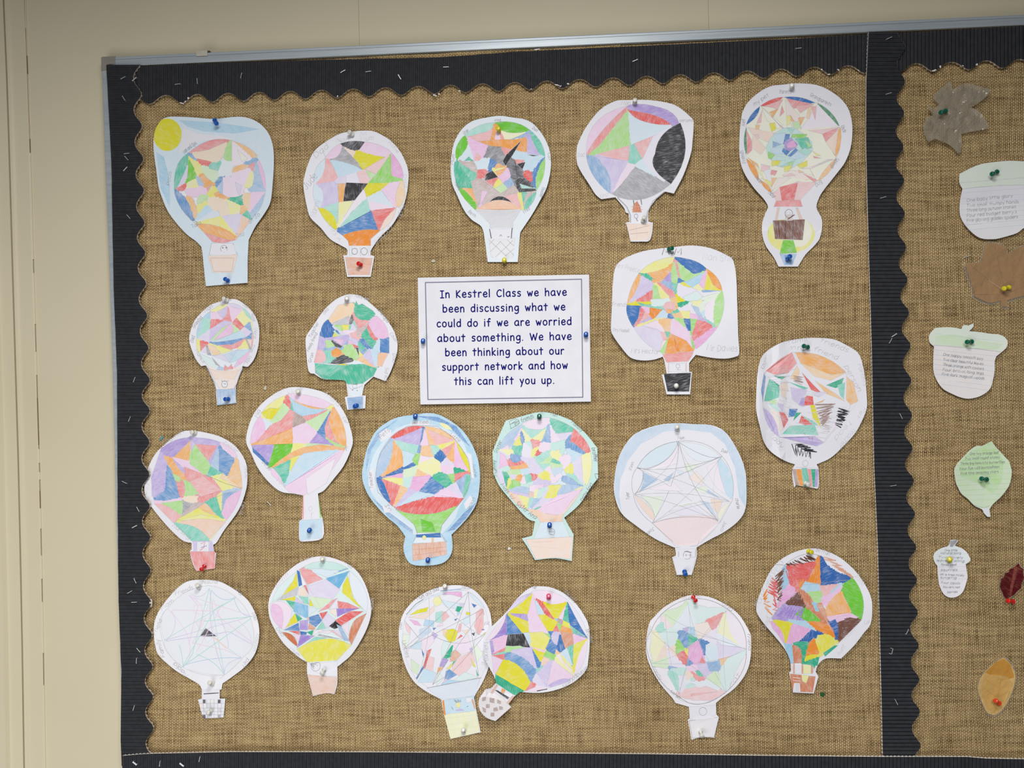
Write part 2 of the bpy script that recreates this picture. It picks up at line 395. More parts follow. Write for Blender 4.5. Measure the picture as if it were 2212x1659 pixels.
top_lobes = [184, 253, 323, 393, 459, 526, 593, 660, 728, 797, 867, 939, 1006, 1077, 1146, 1215] + [1215+72.5*i for i in range(1, 9)] + [1869, 1943, 2016, 2094, 2166, 2238, 2310, 2382, 2454, 2526]
top_bot = scallop(top_lobes, [(232, 219), (323, 214.5), (459, 210), (728, 201), (1146, 184), (1500, 167), (1795, 150.5), (2016, 143.5), (2166, 137), (2560, 122)], 9.6)
top_top = lambda t: interp([(232, 145.5), (400, 138.6), (700, 129), (850, 126), (950, 123.5), (1020, 119), (1100, 112.5), (1300, 103), (1500, 93.5), (1700, 84), (1872, 74), (2000, 68.5), (2212, 56), (2560, 40.5)], t)
TOPSTRIP = strip('border_strip', 'black corrugated card strip with scalloped lower edge stapled along the top of the board', False, 262, 2535, top_top, top_bot, .0048, 1)
left_lobes = [133, 203, 272, 343, 411, 481, 546, 612, 681, 751, 821, 887, 955, 1025, 1093, 1160, 1232, 1302, 1372, 1440, 1505, 1573, 1641]
left_r = scallop(left_lobes, [(140, 295), (203, 295.5), (278, 297), (346, 300), (481, 302.5), (611, 306), (700, 309), (821, 314), (1025, 313), (1232, 316), (1400, 319.5), (1573, 322), (1660, 323)], 9.2)
left_l = lambda t: interp([(140, 229.5), (200, 232.5), (350, 240.5), (500, 243), (640, 246), (800, 252.5), (1100, 254), (1300, 256), (1450, 262), (1600, 260.5), (1660, 263)], t) + .5*mn.noise(Vector((t*.03, 0, 0)))
strip('border_strip', 'black corrugated card strip with scalloped right edge stapled down the left side of the board', True, 140, 1655, left_l, left_r, .0098, 2)
div_lobes = [30, 101, 176, 245, 317, 389, 461, 533, 604, 675, 746, 822, 897, 968, 1038, 1110, 1182, 1253, 1323, 1394, 1468, 1537, 1611, 1683]
div_r = scallop(div_lobes, [(70, 1947), (176, 1945.5), (317, 1942), (461, 1945), (604, 1951), (746, 1957.5), (968, 1962), (1182, 1969.5), (1394, 1975), (1611, 1979), (1700, 1981)], 9.4)
div_l = lambda t: interp([(66, 1876.5), (177, 1871.5), (300, 1871), (394, 1873), (543, 1877), (740, 1883), (1005, 1888.5), (1180, 1896.5), (1475, 1903.5), (1629, 1907), (1700, 1909)], t)
strip('border_strip', 'black corrugated card strip, scalloped only on its right, dividing the board in two', True, 69, 1640, div_l, div_r, .0098, 3, 'core_white')
bot_t = lambda t: interp([(262, 1633), (300, 1629.5), (330, 1628), (500, 1624.5), (800, 1625), (1100, 1627), (1400, 1629), (1650, 1632.5), (1907, 1635), (2090, 1635), (2130, 1638.5), (2212, 1640), (2560, 1646)], t)
bot_lobes = [262+70*i for i in range(34)]
bot_b = scallop(bot_lobes, [(262, 1706), (2560, 1722)], 9.5)
strip('border_strip', 'black corrugated card strip with straight pale upper edge along the bottom of the board', False, 264, 2535, bot_t, bot_b, .0136, 4, 'core_white')
tv, tf = [], []
for q, (px, py, rx, ry) in enumerate(((393, 223, 5, 1.3), (400, 219.5, 2, 1.5), (407, 212, 2.2, 2.2), (729, 208, 2, 1.5), (940, 206, 4.5, 2), (948, 203, 2, 1.5), (992, 196.5, 2.6, 1.6), (1147, 192, 2, 1), (1205, 184, 6, 1.4), (1211, 186, 2, 1.6), (1227, 181, 2.5, 1.5), (1790, 160.5, 3.5, 1.2), (1811, 151, 2.6, 2), (1775, 150, 2, 1.3), (1854, 151.5, 2, 1.5), (2018, 152, 4.2, 1.8), (2031, 144, 2.6, 3), (2110, 139, 2.8, 2), (2080, 142, 2, 1.2))):
    j = len(tv); rr = random.Random(q)
    for k in range(7):
        a = 2*math.pi*k/7; r_ = .7+.6*rr.random(); tv.append(P(px+rx*r_*math.cos(a), py+ry*r_*math.sin(a)-.3*rx*math.cos(a)*(1 if q % 2 else -1), .0079+.0006*rr.random()))
    tf.append(tuple(range(j, j+7))[::-1])
tp = mesh('torn_paper_flecks', tv, tf, M['core_white'], TOPSTRIP); tp['kind'] = 'stuff'
# ---------------------------------------------------------------- stroke lettering
GL = {
'a': (8.5, '~7.5,8.5 4.5,10 1.2,7.5 .5,4 2.2,.8 5,.8 7.3,4 7.5,9;7.5,9.5 7.6,3 8.3,.2'),
'b': (8.3, '.8,15 .8,.5;~.8,3 .8,7 3.8,9.8 7,8.3 7.8,5 6.5,1.5 3.5,.3 .8,2.5'),
'c': (7, '~6.8,8.3 4.5,9.8 1.5,8 .5,4.5 2,1 4.5,.2 7,1.6'),
'd': (8.2, '7.5,15 7.5,.3;~7.4,7 5,9.7 2,8.5 .5,5 1.7,1.3 4.5,.3 7.4,3'),
'e': (7.7, '~.9,5 4,5.2 7.1,5.7 6.4,8.8 4,9.9 1.5,8 .5,4.5 2,1 5,.3 7.5,1.8'),
'f': (6.8, '~6.5,13.8 4.7,15 3.2,13 2.9,8 2.9,0;.3,9 6,9'),
'g': (8, '~7.3,8.3 4.5,9.8 1.5,7.8 .8,4.5 2.5,1.5 5.5,1.8 7.3,5 7.4,9;~7.4,9.5 7.6,2 7,-3 4,-4.8 1,-3.8'),
'h': (7.7, '.7,15 .7,0;~.7,6 3,9.2 5.8,9.3 7,6.5 7,0'), 'i': (2, '1,9.5 1,0;1,13 1,13.3'),
'j': (4, '~3,9.5 3,0 2.5,-3.5 0,-4.5;3,13 3,13.3'), 'k': (7, '.8,15 .8,0;6.5,9.5 .9,4.5 6.8,0'),
'l': (2, '1,15 1,0'), 'm': (11.2, '.7,9.5 .7,0;~.7,6.5 2.8,9.5 5,8.5 5.5,5 5.5,0;~5.5,6 7.6,9.5 9.8,8.5 10.3,5 10.4,0'),
'n': (7.5, '.7,9.5 .7,0;~.8,6 3,9.3 5.5,9.2 6.7,6 6.8,0'),
'o': (8.2, '~4.1,9.8 1.4,8.2 .5,5 1.5,1.5 4.1,.2 6.8,1.6 7.7,5 6.7,8.4 4.1,9.8'),
'p': (8.3, '.7,9.5 .7,-5;~.8,3 .8,7 3.8,9.8 7,8.3 7.8,5 6.5,1.5 3.5,.3 .8,2'),
'q': (8, '~7.3,8.3 4.5,9.8 1.5,7.8 .8,4.5 2.5,1.2 5.5,1.4 7.3,5;7.4,9.5 7.4,-5'),
'r': (6, '.7,9.5 .7,0;~.8,6 2.5,9 4.5,9.7 5.8,8.8'), 's': (6.5, '~6,8.9 3.5,9.9 1,8.3 1.8,6 4.8,4.8 6,2.5 4,.4 .6,1'),
't': (6.5, '3,13.5 3,.3;0,9.6 6.3,9.6'), 'u': (7.5, '~.7,9.5 .7,4 2,.8 4.8,.5 6.8,3.5;6.8,9.5 6.9,.2'),
'v': (7, '.3,9.5 3.5,.2 6.7,9.5'), 'w': (10, '.3,9.5 2.8,.3 5,7.5 7.2,.3 9.7,9.5'), 'x': (7, '.5,9.5 6.5,0;6.5,9.5 .5,0'),
'y': (7.3, '.3,9.5 3.8,1.5;7,9.5 2.3,-5'), 'z': (7, '.5,9.3 6.5,9.3 .5,.4 6.8,.4'),
'A': (10, '0,0 4.8,13.5 9.6,0;2,5 7.8,5'), 'B': (8.6, '.8,13.5 .8,0;~.8,13.4 6,12.6 6.4,9 1,7.4;~1,7.4 7.5,6.4 7.5,1.5 .8,0'),
'C': (9.2, '~9,11.5 6.5,13.5 3,12 .7,7 2,2 5,.2 9,1.8'), 'D': (9.4, '.8,13.5 .8,0;~.8,13.5 6,12.6 8.8,7 6,1.2 .8,0'),
'E': (8, '7.5,13.5 .8,13.5 .8,0 7.5,0;.8,7 6.5,7'), 'F': (8, '7.5,13.5 .8,13.5 .8,0;.8,7 6.5,7'),
'G': (10, '~9,11.5 6.5,13.5 3,12 .7,7 2,2 5,.2 8.6,2 8.8,6;9.3,6 5.5,6'), 'H': (9.4, '.8,13.5 .8,0;8.6,13.5 8.6,0;.8,7 8.6,7'),
'I': (6.4, '.2,13.5 6.2,13.5;3.2,13.5 3.2,0;.2,0 6.2,0'), 'J': (7.6, '~5.5,13.5 5.5,4 4,.4 1,1 .3,4;2.6,13.5 8,13.5'),
'K': (8.2, '.8,13.5 .8,0;7.5,13.5 .9,6.5 8,0'), 'L': (7.4, '.8,13.5 .8,0 7,0'), 'M': (12, '.5,0 2,13.5 6,4 10,13.5 11.5,0'),
'N': (9.6, '.8,0 .8,13.5 8.8,0 8.8,13.5'), 'O': (10.6, '~5.3,13.6 2,11.5 .6,7 2,1.9 5.3,.1 8.7,2 10,7 8.6,11.5 5.3,13.6'),
'P': (8, '.8,13.5 .8,0;~.8,13.5 6.4,12.8 7.2,9.5 5,6.5 .8,6.2'), 'R': (8.6, '.8,13.5 .8,0;~.8,13.5 6.4,12.8 7,9.8 5,7 .8,6.6;3,6.8 8.2,0'),
'S': (8.4, '~7.8,11.6 4.5,13.6 1,11 2.5,8 6,6 7.6,3 4.5,.2 .5,1.8'), 'T': (9, '0,13.5 9,13.5;4.5,13.5 4.5,0'),
'U': (9, '~.8,13.5 .8,4 2.5,.6 6,.6 8.2,4 8.2,13.5'), 'V': (9, '.2,13.5 4.5,0 8.8,13.5'), 'W': (13.6, '.2,13.5 3.5,.3 6.7,11.5 10,.3 13.4,13.5'),
'X': (8, '.5,13.5 7.5,0;7.5,13.5 .5,0'), '.': (2.4, '1,.3 1,.6'), "'": (2.4, '1,13.5 1,11'), ',': (2.4, '1.2,.6 .4,-2')}
def cat_rom(pts, closed=False, n=4):
    out = []; m = len(pts)
    rng = range(m if closed else m-1)
    g = (lambda i: pts[i % m]) if closed else (lambda i: pts[max(0, min(m-1, i))])
    for i in rng:
        p0, p1, p2, p3 = g(i-1), g(i), g(i+1), g(i+2)
        for k in range(n):
            t = k/n
            out.append(tuple(.5*((2*p1[j])+(-p0[j]+p2[j])*t+(2*p0[j]-5*p1[j]+4*p2[j]-p3[j])*t*t+(-p0[j]+3*p1[j]-3*p2[j]+p3[j])*t**3) for j in (0, 1)))
    if not closed: out.append(pts[-1])
    return out
def glyph(ch, n):
    w_, s = GL[ch]; res = []
    for part in s.split(';'):
        sm = part.startswith('~'); pts = [tuple(float(v) for v in q.split(',')) for q in part.lstrip('~').split()]
        res.append(cat_rom(pts, False, n) if sm else pts)
    return w_, res
def layout(text, a, b_, xh, n=2, jit=0.0, rnd=None, slant=0.0, gap=2.3, space=7.5):
    """strokes (pixel coordinates) of a text fitted between two baseline points; xh = x-height in pixels"""
    adv = 0; items = []
    for ch in text:
        if ch == ' ': adv += space; continue
        if ch not in GL: continue
        w_, ss = glyph(ch, n); items.append((adv, ss)); adv += w_+gap
    adv = max(1, adv-gap)
    dx, dy = b_[0]-a[0], b_[1]-a[1]; L_ = math.hypot(dx, dy); ux, uy = dx/L_, dy/L_
    sx = L_/adv; sy = xh/10; out = []
    for x0, ss in items:
        jy = (rnd.random()-.5)*jit if rnd else 0; js = 1+(rnd.random()-.5)*jit*.15 if rnd else 1
        for st in ss:
            q = []
            for x, y in st:
                X = (x0+x+y*slant)*sx; Y = (y*js+jy*2)*sy
                if rnd: X += (rnd.random()-.5)*jit*sx; Y += (rnd.random()-.5)*jit*sy
                q.append((a[0]+ux*X+uy*Y, a[1]+uy*X-ux*Y))
            out.append(q)
    return out
def ribbon(vs, fs, pts, wd, hf, lift, dot=False, seg=9):
    """ribbon of width wd (pixels) along a pixel polyline, lying on the sheet"""
    q = [pts[0]]
    for p in pts[1:]:
        l = math.hypot(p[0]-q[-1][0], p[1]-q[-1][1])
        if l < .05: continue
        k = max(1, int(l/seg)); a = q[-1]
        for i in range(1, k+1): q.append((a[0]+(p[0]-a[0])*i/k, a[1]+(p[1]-a[1])*i/k))
    if len(q) < 2:
        if not dot: return 0
        q = [pts[0], (pts[0][0]+.01, pts[0][1])]
    n0 = len(fs); i0 = len(vs)
    if dot:
        for a, b_ in zip(q, q[1:]):
            dx, dy = b_[0]-a[0], b_[1]-a[1]; l = math.hypot(dx, dy) or 1; nx, ny = -dy/l*wd/2, dx/l*wd/2; j = len(vs)
            for X, Y in ((a[0]+nx, a[1]+ny), (b_[0]+nx, b_[1]+ny), (b_[0]-nx, b_[1]-ny), (a[0]-nx, a[1]-ny)): vs.append(P(X, Y, hf(X, Y)+lift))
            fs.append((j, j+1, j+2, j+3))
        for e in q:
            j = len(vs); K = 8
            for kk in range(K):
                X, Y = e[0]+wd/2*math.cos(2*math.pi*kk/K), e[1]+wd/2*math.sin(2*math.pi*kk/K); vs.append(P(X, Y, hf(X, Y)+lift*.97))
            fs.append(tuple(range(j, j+K)))
        return len(fs)-n0
    for i, (x, y) in enumerate(q):
        a = q[max(0, i-1)]; b_ = q[min(len(q)-1, i+1)]
        dx, dy = b_[0]-a[0], b_[1]-a[1]; l = math.hypot(dx, dy) or 1; nx, ny = -dy/l*wd/2, dx/l*wd/2
        for sg in (1, -1):
            X, Y = x+nx*sg, y+ny*sg; vs.append(P(X, Y, hf(X, Y)+lift))
    for i in range(len(q)-1):
        a = i0+2*i; fs.append((a, a+1, a+3, a+2))
    return len(fs)-n0
# ---------------------------------------------------------------- the drawings: outline, colour cells, lines, words
HUE = {'r': (224, 50, 46), 'o': (242, 122, 22), 'y': (226, 216, 22), 'g': (84, 190, 30), 't': (10, 160, 112), 'b': (38, 92, 172), 's': (84, 164, 218),
       'v': (120, 86, 190), 'p': (226, 116, 194), 'k': (28, 28, 32), 'n': (92, 52, 40), 'u': (196, 88, 46), 'c': (240, 150, 96), 'a': (44, 112, 66), 'w': (248, 248, 252),
       'm': (96, 22, 28), 'M': (140, 60, 60), 'q': (206, 140, 52), 'x': (150, 100, 56), 'z': (120, 112, 92)}
HL = {k: lin(v) for k, v in HUE.items()}
def tint(code):
    h, s = HL[code[0]], int(code[1])
    if code == 'm0': return (*h, 1.0)
    if code[0] == 'M': return (*h, .9)
    if code[0] == 'w': return (*h, 0.0)
    f = .86*(s/9)**1.5                       # wax laid over paper darkens it the way a filter does
    return (*(max(.012, c)**f for c in h), .98 if s > 7 else .36+.68*s/9)
def parse_pts(toks):
    out = []
    for t in toks:
        x, y = t.lstrip('^').rstrip('!').split(','); out.append((float(x), float(y), t[0] == '^', t[-1] == '!'))
    return out
def bez(pts, closed):
    """plain corners, ^ marks quadratic control points"""
    out = []; n = len(pts)
    for i, (x, y, c, s) in enumerate(pts):
        if c:
            a = pts[i-1]; b_ = pts[(i+1) % n]
            for k in range(1, 7):
                t = k/7; out.append(((1-t)**2*a[0]+2*t*(1-t)*x+t*t*b_[0], (1-t)**2*a[1]+2*t*(1-t)*y+t*t*b_[1]))
        else: out.append((x, y))
    return out
def smooth_outline(pts):
    """Catmull-Rom through the points, corners kept where marked !"""
    n = len(pts); out = []
    for i in range(n):
        p1, p2 = pts[i], pts[(i+1) % n]
        p0 = pts[i-1] if not p1[3] else p1; p3 = pts[(i+2) % n] if not p2[3] else p2
        if p1[3] and p2[3]: out.append(p1[:2]); continue
        for k in range(4):
            t = k/4
            out.append(tuple(.5*((2*p1[j])+(-p0[j]+p2[j])*t+(2*p0[j]-5*p1[j]+4*p2[j]-p3[j])*t*t+(-p0[j]+3*p1[j]-3*p2[j]+p3[j])*t**3) for j in (0, 1)))
    return out
# lift off the cloth in millimetres: base, left, right, bow, extra at the top, extra at the bottom
CURL = {'sky': (2.5, 5, 9, 2, 0, 0), 'mum': (2.5, 6, 9, 4, 0, 0), 'dark': (2.5, 8, 10, 4, 0, 0), 'star': (2.5, 9, 11, 3, 0, 1), 'owl': (2.5, 8, 9, 5, 0, 0), 'hat': (2.5, 5, 5, 3, 0, 0),
        'leaf': (2.5, 5, 9, 3, 0, 0), 'mom': (2.5, 12, 11, 4, 0, 0), 'scribble': (2.5, 10, 4, 3, 0, 0), 'navy': (2.2, 1.0, 9, 2.5, 0, 0), 'paddle': (2.8, 5, 7, 4, 0, 0), 'cloudy': (2.5, 9, 10, 4, 0, 0),
        'mint': (2.5, 5, 8, 3, 0, 3), 'ice': (2.5, 7, 11, 3, 0, 0), 'checker': (2.5, 4, 7, 2, 0, 0), 'jewel': (2.5, 7, 10, 4, 0, 0), 'mosaic': (2.2, 7, 1.5, 3, 0, 0), 'twirl': (6.5, 12, 9, 1, 0, 7),
        'faint': (2.5, 5, 9, 3, 0, 0), 'crayon': (2.5, 8, 9, 1, 0, 7), 'acorn1': (2.5, 4, 5, 0, 2, 4), 'acorn2': (2.5, 4, 5, 0, 2, 4), 'greenleaf': (2.5, 4, 4, 0, 5, 5), 'acorn3': (2.2, 2, 3, 0, 1, 3),
        'redleaf': (3, 3, 3, 0, 3, 0), 'orangeleaf': (3, 3, 3, 0, 4, 0), 'brownmaple': (3, 4, 5, 0, 5, 0), 'clearmaple': (4, 6, 6, 0, 5, 5)}
KIND = {'acorn1': ('paper_acorn', 'paper cut-out'), 'acorn2': ('paper_acorn', 'paper cut-out'), 'acorn3': ('paper_acorn', 'paper cut-out'), 'greenleaf': ('paper_leaf', 'paper cut-out'),
        'redleaf': ('pressed_leaf', 'leaf'), 'orangeleaf': ('pressed_leaf', 'leaf'), 'brownmaple': ('maple_leaf', 'leaf'), 'clearmaple': ('plastic_leaf', 'leaf')}
MATK = {'redleaf': 'leaf', 'orangeleaf': 'leaf', 'brownmaple': 'leaf_thin', 'clearmaple': 'clear'}
HF = {}
class Sheet:
    pass
def parse(data):
    res = []; cur = None; part = 'S'
    for ln in data.strip().split('\n'):
        if ln.startswith('N '):
            k, o, base, label = ln[2:].split('|'); ox, oy, s = (float(v) for v in o.split(','))
            cur = Sheet(); cur.key = k; cur.base = base; cur.label = label; cur.polys = []; cur.lines = []; cur.scr = []; cur.text = []; res.append(cur); part = 'S'
            cur.tr = (lambda ox, oy, s: (lambda p: (ox+p[0]*10/s, oy+p[1]*10/s)))(ox, oy, s); cur.s = s/10
        elif ln[0] == 'P' and ln[1] == ' ':
            cur.outline = [cur.tr(p) for p in smooth_outline(parse_pts(ln[2:].split()))]
        elif ln in ('S', 'E', 'B'): part = ln
        elif ln[0] == '/':
            code, wd, rest = ln[1:].split(' ', 2)
            if rest[0] == 'O':
                x, y, r = (float(v) for v in rest[1:].split(',')); pts = [(x+r*math.cos(2*math.pi*i/14), y+r*1.1*math.sin(2*math.pi*i/14)) for i in range(15)]
            else: pts = bez(parse_pts(rest.split()), False)
            cur.lines.append((code, float(wd), [cur.tr(p) for p in pts]))
        elif ln[0] == 'Z':
            code, wd, a, b_, c, d, n = ln[1:].split(' '); q = [tuple(float(v) for v in t.split(',')) for t in (a, b_, c, d)]; n = int(n); pts = []
            rnd = random.Random(len(cur.lines)*7+n)
            for i in range(2*n):
                t = i/(2*n-1); e0, e1 = (q[0], q[2]) if i % 2 == 0 else (q[1], q[3])
                pts.append(tuple(e0[j]+(e1[j]-e0[j])*t+(rnd.random()-.5)*2.2 for j in (0, 1)))
            cur.scr.append((code, float(wd), [cur.tr(p) for p in pts]))
        elif ln[0] == 'T':
            a, b_, h, code, txt = ln[2:].split(' ', 4)
            cur.text.append((cur.tr(tuple(float(v) for v in a.split(','))), cur.tr(tuple(float(v) for v in b_.split(','))), float(h)/cur.s, code, txt))
        else:
            code, rest = ln.split(' ', 1)
            if rest[0] == '@':
                x, y, rx, ry = (float(v) for v in rest[1:].split(',')); pts = [(x+rx*math.cos(2*math.pi*i/28), y+ry*math.sin(2*math.pi*i/28)) for i in range(28)]
            else: pts = bez(parse_pts(rest.split()), True)
            cur.polys.append((part, code, [cur.tr(p) for p in pts]))
    return res
def inside(p, poly):
    x, y = p; c = False; j = len(poly)-1
    for i in range(len(poly)):
        xi, yi = poly[i]; xj, yj = poly[j]
        if (yi > y) != (yj > y) and x < (xj-xi)*(y-yi)/(yj-yi)+xi: c = not c
        j = i
    return c
def coloured(name, vs, fs, cols, hats, mat, parent):
    """mesh with one tint and one stroke direction per face"""
    me = bpy.data.meshes.new(name); me.from_pydata([tuple(v) for v in vs], [], fs); me.update()
    ca = me.color_attributes.new('tint', 'FLOAT_COLOR', 'CORNER'); uv = me.uv_layers.new(name='stroke')
    buf = []; ub = []
    for p in me.polygons:
        c = cols[p.index]; a = hats[p.index]; ca_, sa = math.cos(a), math.sin(a)
        for vi in p.vertices:
            v = me.vertices[vi].co; buf += c; ub += (v.x*ca_+v.z*sa, -v.x*sa+v.z*ca_)
    ca.data.foreach_set('color', buf); uv.data.foreach_set('uv', ub)
    return link(name, me, mat, parent)
def build_sheet(S):
    k = S.key; out = S.outline; rnd = random.Random(k)
    xs_ = [p[0] for p in out]; ys_ = [p[1] for p in out]; x0, x1, y0, y1 = min(xs_), max(xs_), min(ys_), max(ys_)
    cx = (x0+x1)/2; hw = (x1-x0)/2; B0, Lf, Rt, Bow, Tp, Bt = CURL[k]
    sd = rnd.random()*50
    def hf(x, y):
        u = (x-cx)/hw; t = max(0, min(1, (y-y0)/(y1-y0)))
        h = B0 + (Lf if u < 0 else Rt)*abs(u)**1.8*(.35+.65*math.sin(math.pi*min(1, t*1.25)) if t < .8 else .8) + Bow*math.sin(math.pi*t)**2*.4 + Tp*(1-t)**2*.5 + Bt*t**2*.6
        if k == 'scribble' and u < -.4: h += 3*math.sin((u+.4)*9)**2
        h += 1.0*mn.noise(Vector((x*.02, y*.02, sd)))*min(1, abs(u)*2)
        if k == 'clearmaple': h += 5*abs(mn.noise(Vector((x*.035, y*.035, 4))))+1.6*abs(mn.noise(Vector((x*.11, y*.11, 9))))
        return max(h, 1.0)*.001
    HF[k] = hf
    name, cat = KIND.get(k, ('paper_balloon', 'paper cut-out'))
    root = empty(name, P(cx, (y0+y1)/2, hf(cx, (y0+y1)/2)), label=S.label, cat=cat, group='paper balloons' if name == 'paper_balloon' else 'autumn cut-outs')
    # planar partition of the sheet by all cell outlines, with a grid of extra points so that it can bend
    verts = []; faces = []
    def addp(poly):
        if sum(poly[q-1][0]*poly[q][1]-poly[q][0]*poly[q-1][1] for q in range(len(poly))) < 0: poly = poly[::-1]
        i = len(verts); verts.extend(poly); faces.append(list(range(i, i+len(poly))))
    addp(out)
    for part, code, pts in S.polys: addp(pts)
    g = 14 if k != 'clearmaple' else 5; yy = y0+g/2
    while yy < y1:
        xx = x0+g/2
        while xx < x1:
            if inside((xx, yy), out): verts.append((xx+.37, yy+.21))
            xx += g
        yy += g
    e0 = next((q for q in S.polys if q[0] == 'E'), None)
    if e0 and k not in ('mosaic', 'ice', 'checker', 'scribble', 'owl'):
        ex = [p[0] for p in e0[2]]; ey = [p[1] for p in e0[2]]; g = 3.3; yy = min(ey)+2; row = 0
        while yy < max(ey):
            xx = min(ex)+2+(row % 2)*g/2
            while xx < max(ex):
                if inside((xx, yy), e0[2]) and inside((xx, yy), out): verts.append((xx+rnd.uniform(-.4, .4), yy+rnd.uniform(-.4, .4)))
                xx += g
            yy += g*.87; row += 1
    V, E_, Fc, ov, oe, of = delaunay_2d_cdt([Vector(v) for v in verts], [], faces, 1, 1e-4)
    keep = []
    bb = [(min(p[0] for p in q[2]), max(p[0] for p in q[2]), min(p[1] for p in q[2]), max(p[1] for p in q[2]), q[2]) for q in S.polys]
    for f in Fc:
        mx = sum(V[i].x for i in f)/len(f); my = sum(V[i].y for i in f)/len(f)
        if not inside((mx, my), out): continue
        top = 0
        for q in range(len(bb)-1, -1, -1):
            u0, u1, v0, v1, pl = bb[q]
            if u0 <= mx <= u1 and v0 <= my <= v1 and inside((mx, my), pl): top = q+1; break
        keep.append([tuple(f), top])
    info = [('S', S.base)] + [(a, b_) for a, b_, _ in S.polys]
    filled = set()
    eb = next((i for i, q in enumerate(info) if i and q[0] == 'E'), None)
    if eb and k not in ('mosaic', 'ice', 'checker', 'scribble', 'owl'):
        cand = [(i+1, bb[i]) for i in range(len(bb)) if info[i+1][0] == 'E' and i+1 != eb and info[i+1][1] not in ('k8', 'k9')]
        def dseg(px, py, a, b_):
            dx, dy = b_[0]-a[0], b_[1]-a[1]; l = dx*dx+dy*dy
            t = max(0, min(1, ((px-a[0])*dx+(py-a[1])*dy)/l)) if l else 0
            return math.hypot(px-a[0]-t*dx, py-a[1]-t*dy)
        for q, (f, top) in enumerate(keep):
            if top != eb: continue
            mx = sum(V[i].x for i in f)/len(f); my = sum(V[i].y for i in f)/len(f); best = (7.0, None)
            for i, (u0, u1, v0, v1, pl) in cand:
                if not (u0-9 < mx < u1+9 and v0-9 < my < v1+9): continue
                d = min(dseg(mx, my, pl[j-1], pl[j]) for j in range(len(pl)))
                if d < best[0]: best = (d, i)
            if best[1]: keep[q][1] = best[1]; filled.add(tuple(f))
    keep = [tuple(q) for q in keep]
    fcnt = {}
    for f, top in keep:
        if f in filled:
            for i in range(len(f)): e = (min(f[i], f[i-1]), max(f[i], f[i-1])); fcnt[e] = fcnt.get(e, 0)+1
    ang = [rnd.uniform(-1.3, 1.3)+.6 for _ in info]
    h3 = [P(v.x, v.y, hf(v.x, v.y)) for v in V]
    groups = {}
    for f, top in keep: groups.setdefault(info[top][0], []).append((f, top))
    mat = M[MATK.get(k, 'pencil')]
    def orient(f):
        a, b_, c = (h3[i] for i in f[:3]); nrm = (b_-a).cross(c-a)
        return f if nrm.y < 0 else f[::-1]
    # outer rim: closes the sheet against its back
    cnt = {}
    for f, top in keep:
        for i in range(len(f)):
            e = (f[i], f[(i+1) % len(f)]); cnt.setdefault((min(e), max(e)), []).append(top)
    rim = [e for e, t in cnt.items() if len(t) == 1]
    TH = .00030
    for g_, nm in (('S', {'paper_balloon': 'sheet', 'paper_acorn': 'sheet', 'paper_leaf': 'sheet'}.get(name, 'leaf_blade')), ('E', 'envelope_drawing'), ('B', 'basket_drawing')):
        if g_ not in groups and g_ != 'S': continue
        idx = {}; vs = []; fs = []; cols = []; hats = []
        def vi(i, back=False):
            key = (i, back)
            if key not in idx:
                idx[key] = len(vs); p = h3[i]; vs.append((p.x, p.y+(TH if back else 0), p.z))
            return idx[key]
        for f, top in groups.get(g_, []):
            f = orient(f); fs.append(tuple(vi(i) for i in f)); cols.append(tint(info[top][1])); hats.append(ang[top])
        if g_ == 'S':
            bt = tint(S.base)
            for f, top in keep:
                f = orient(f)[::-1]; fs.append(tuple(vi(i, True) for i in f)); cols.append(bt); hats.append(0)
            for a, b_ in rim:
                fs.append((vi(a), vi(b_), vi(b_, True), vi(a, True))); cols.append(bt); hats.append(0)
        coloured(nm, vs, fs, cols, hats, mat, root)
    # pencil lines between cells
    vs, fs, cols = [], [], []
    strong = {'mum': .9, 'faint': .5, 'mint': .8, 'ice': .3, 'checker': .2, 'cloudy': .8, 'hat': .7, 'mosaic': .5, 'scribble': .2, 'crayon': .2, 'acorn1': 0, 'acorn2': 0, 'acorn3': 0, 'greenleaf': 0, 'redleaf': 0, 'orangeleaf': 0, 'brownmaple': 0, 'clearmaple': 0}.get(k, .6)
    if strong > 0:
        for e, t in cnt.items():
            if len(t) == 2 and t[0] != t[1] and 'E' in (info[t[0]][0], info[t[1]][0]) or (len(t) == 2 and t[0] != t[1] and 'B' in (info[t[0]][0], info[t[1]][0])):
                a, b_ = V[e[0]], V[e[1]]
                if (a-b_).length < .3 or fcnt.get(e, 0) == 2: continue
                n = ribbon(vs, fs, [(a.x, a.y), (b_.x, b_.y)], .5, hf, .00012)
                cols += [(*HL['k'], .14+.30*strong)]*n
    for code, wd, pts in S.lines:
        n = ribbon(vs, fs, pts, wd*1.0, hf, .00016); cols += [tint(code)[:3]+(tint(code)[3] if code[0] != 'w' else 1.0,)]*n
    if fs: coloured('veins' if 'leaf' in name and name != 'paper_leaf' else 'pencil_lines', vs, fs, cols, [0]*len(fs), M['line'] if k not in MATK else mat, root)
    if S.scr:
        vs, fs, cols = [], [], []
        for code, wd, pts in S.scr:
            n = ribbon(vs, fs, pts, wd*1.9, hf, .00022); cols += [tint(code)]*n
        coloured('scribbles', vs, fs, cols, [0]*len(fs), M['line'], root)['kind'] = 'stuff'
    if S.text:
        vs, fs, cols = [], [], []
        for a, b_, h, code, txt in S.text:
            for st in layout(txt, a, b_, h*.62, 2, .9, rnd, .12, 1.6, 5):
                n = ribbon(vs, fs, st, .66 if code != 'k8' else 1.1, hf, .00020); cols += [tint(code)]*n
        coloured('handwriting', vs, fs, cols, [0]*len(fs), M['line'], root)['kind'] = 'stuff'
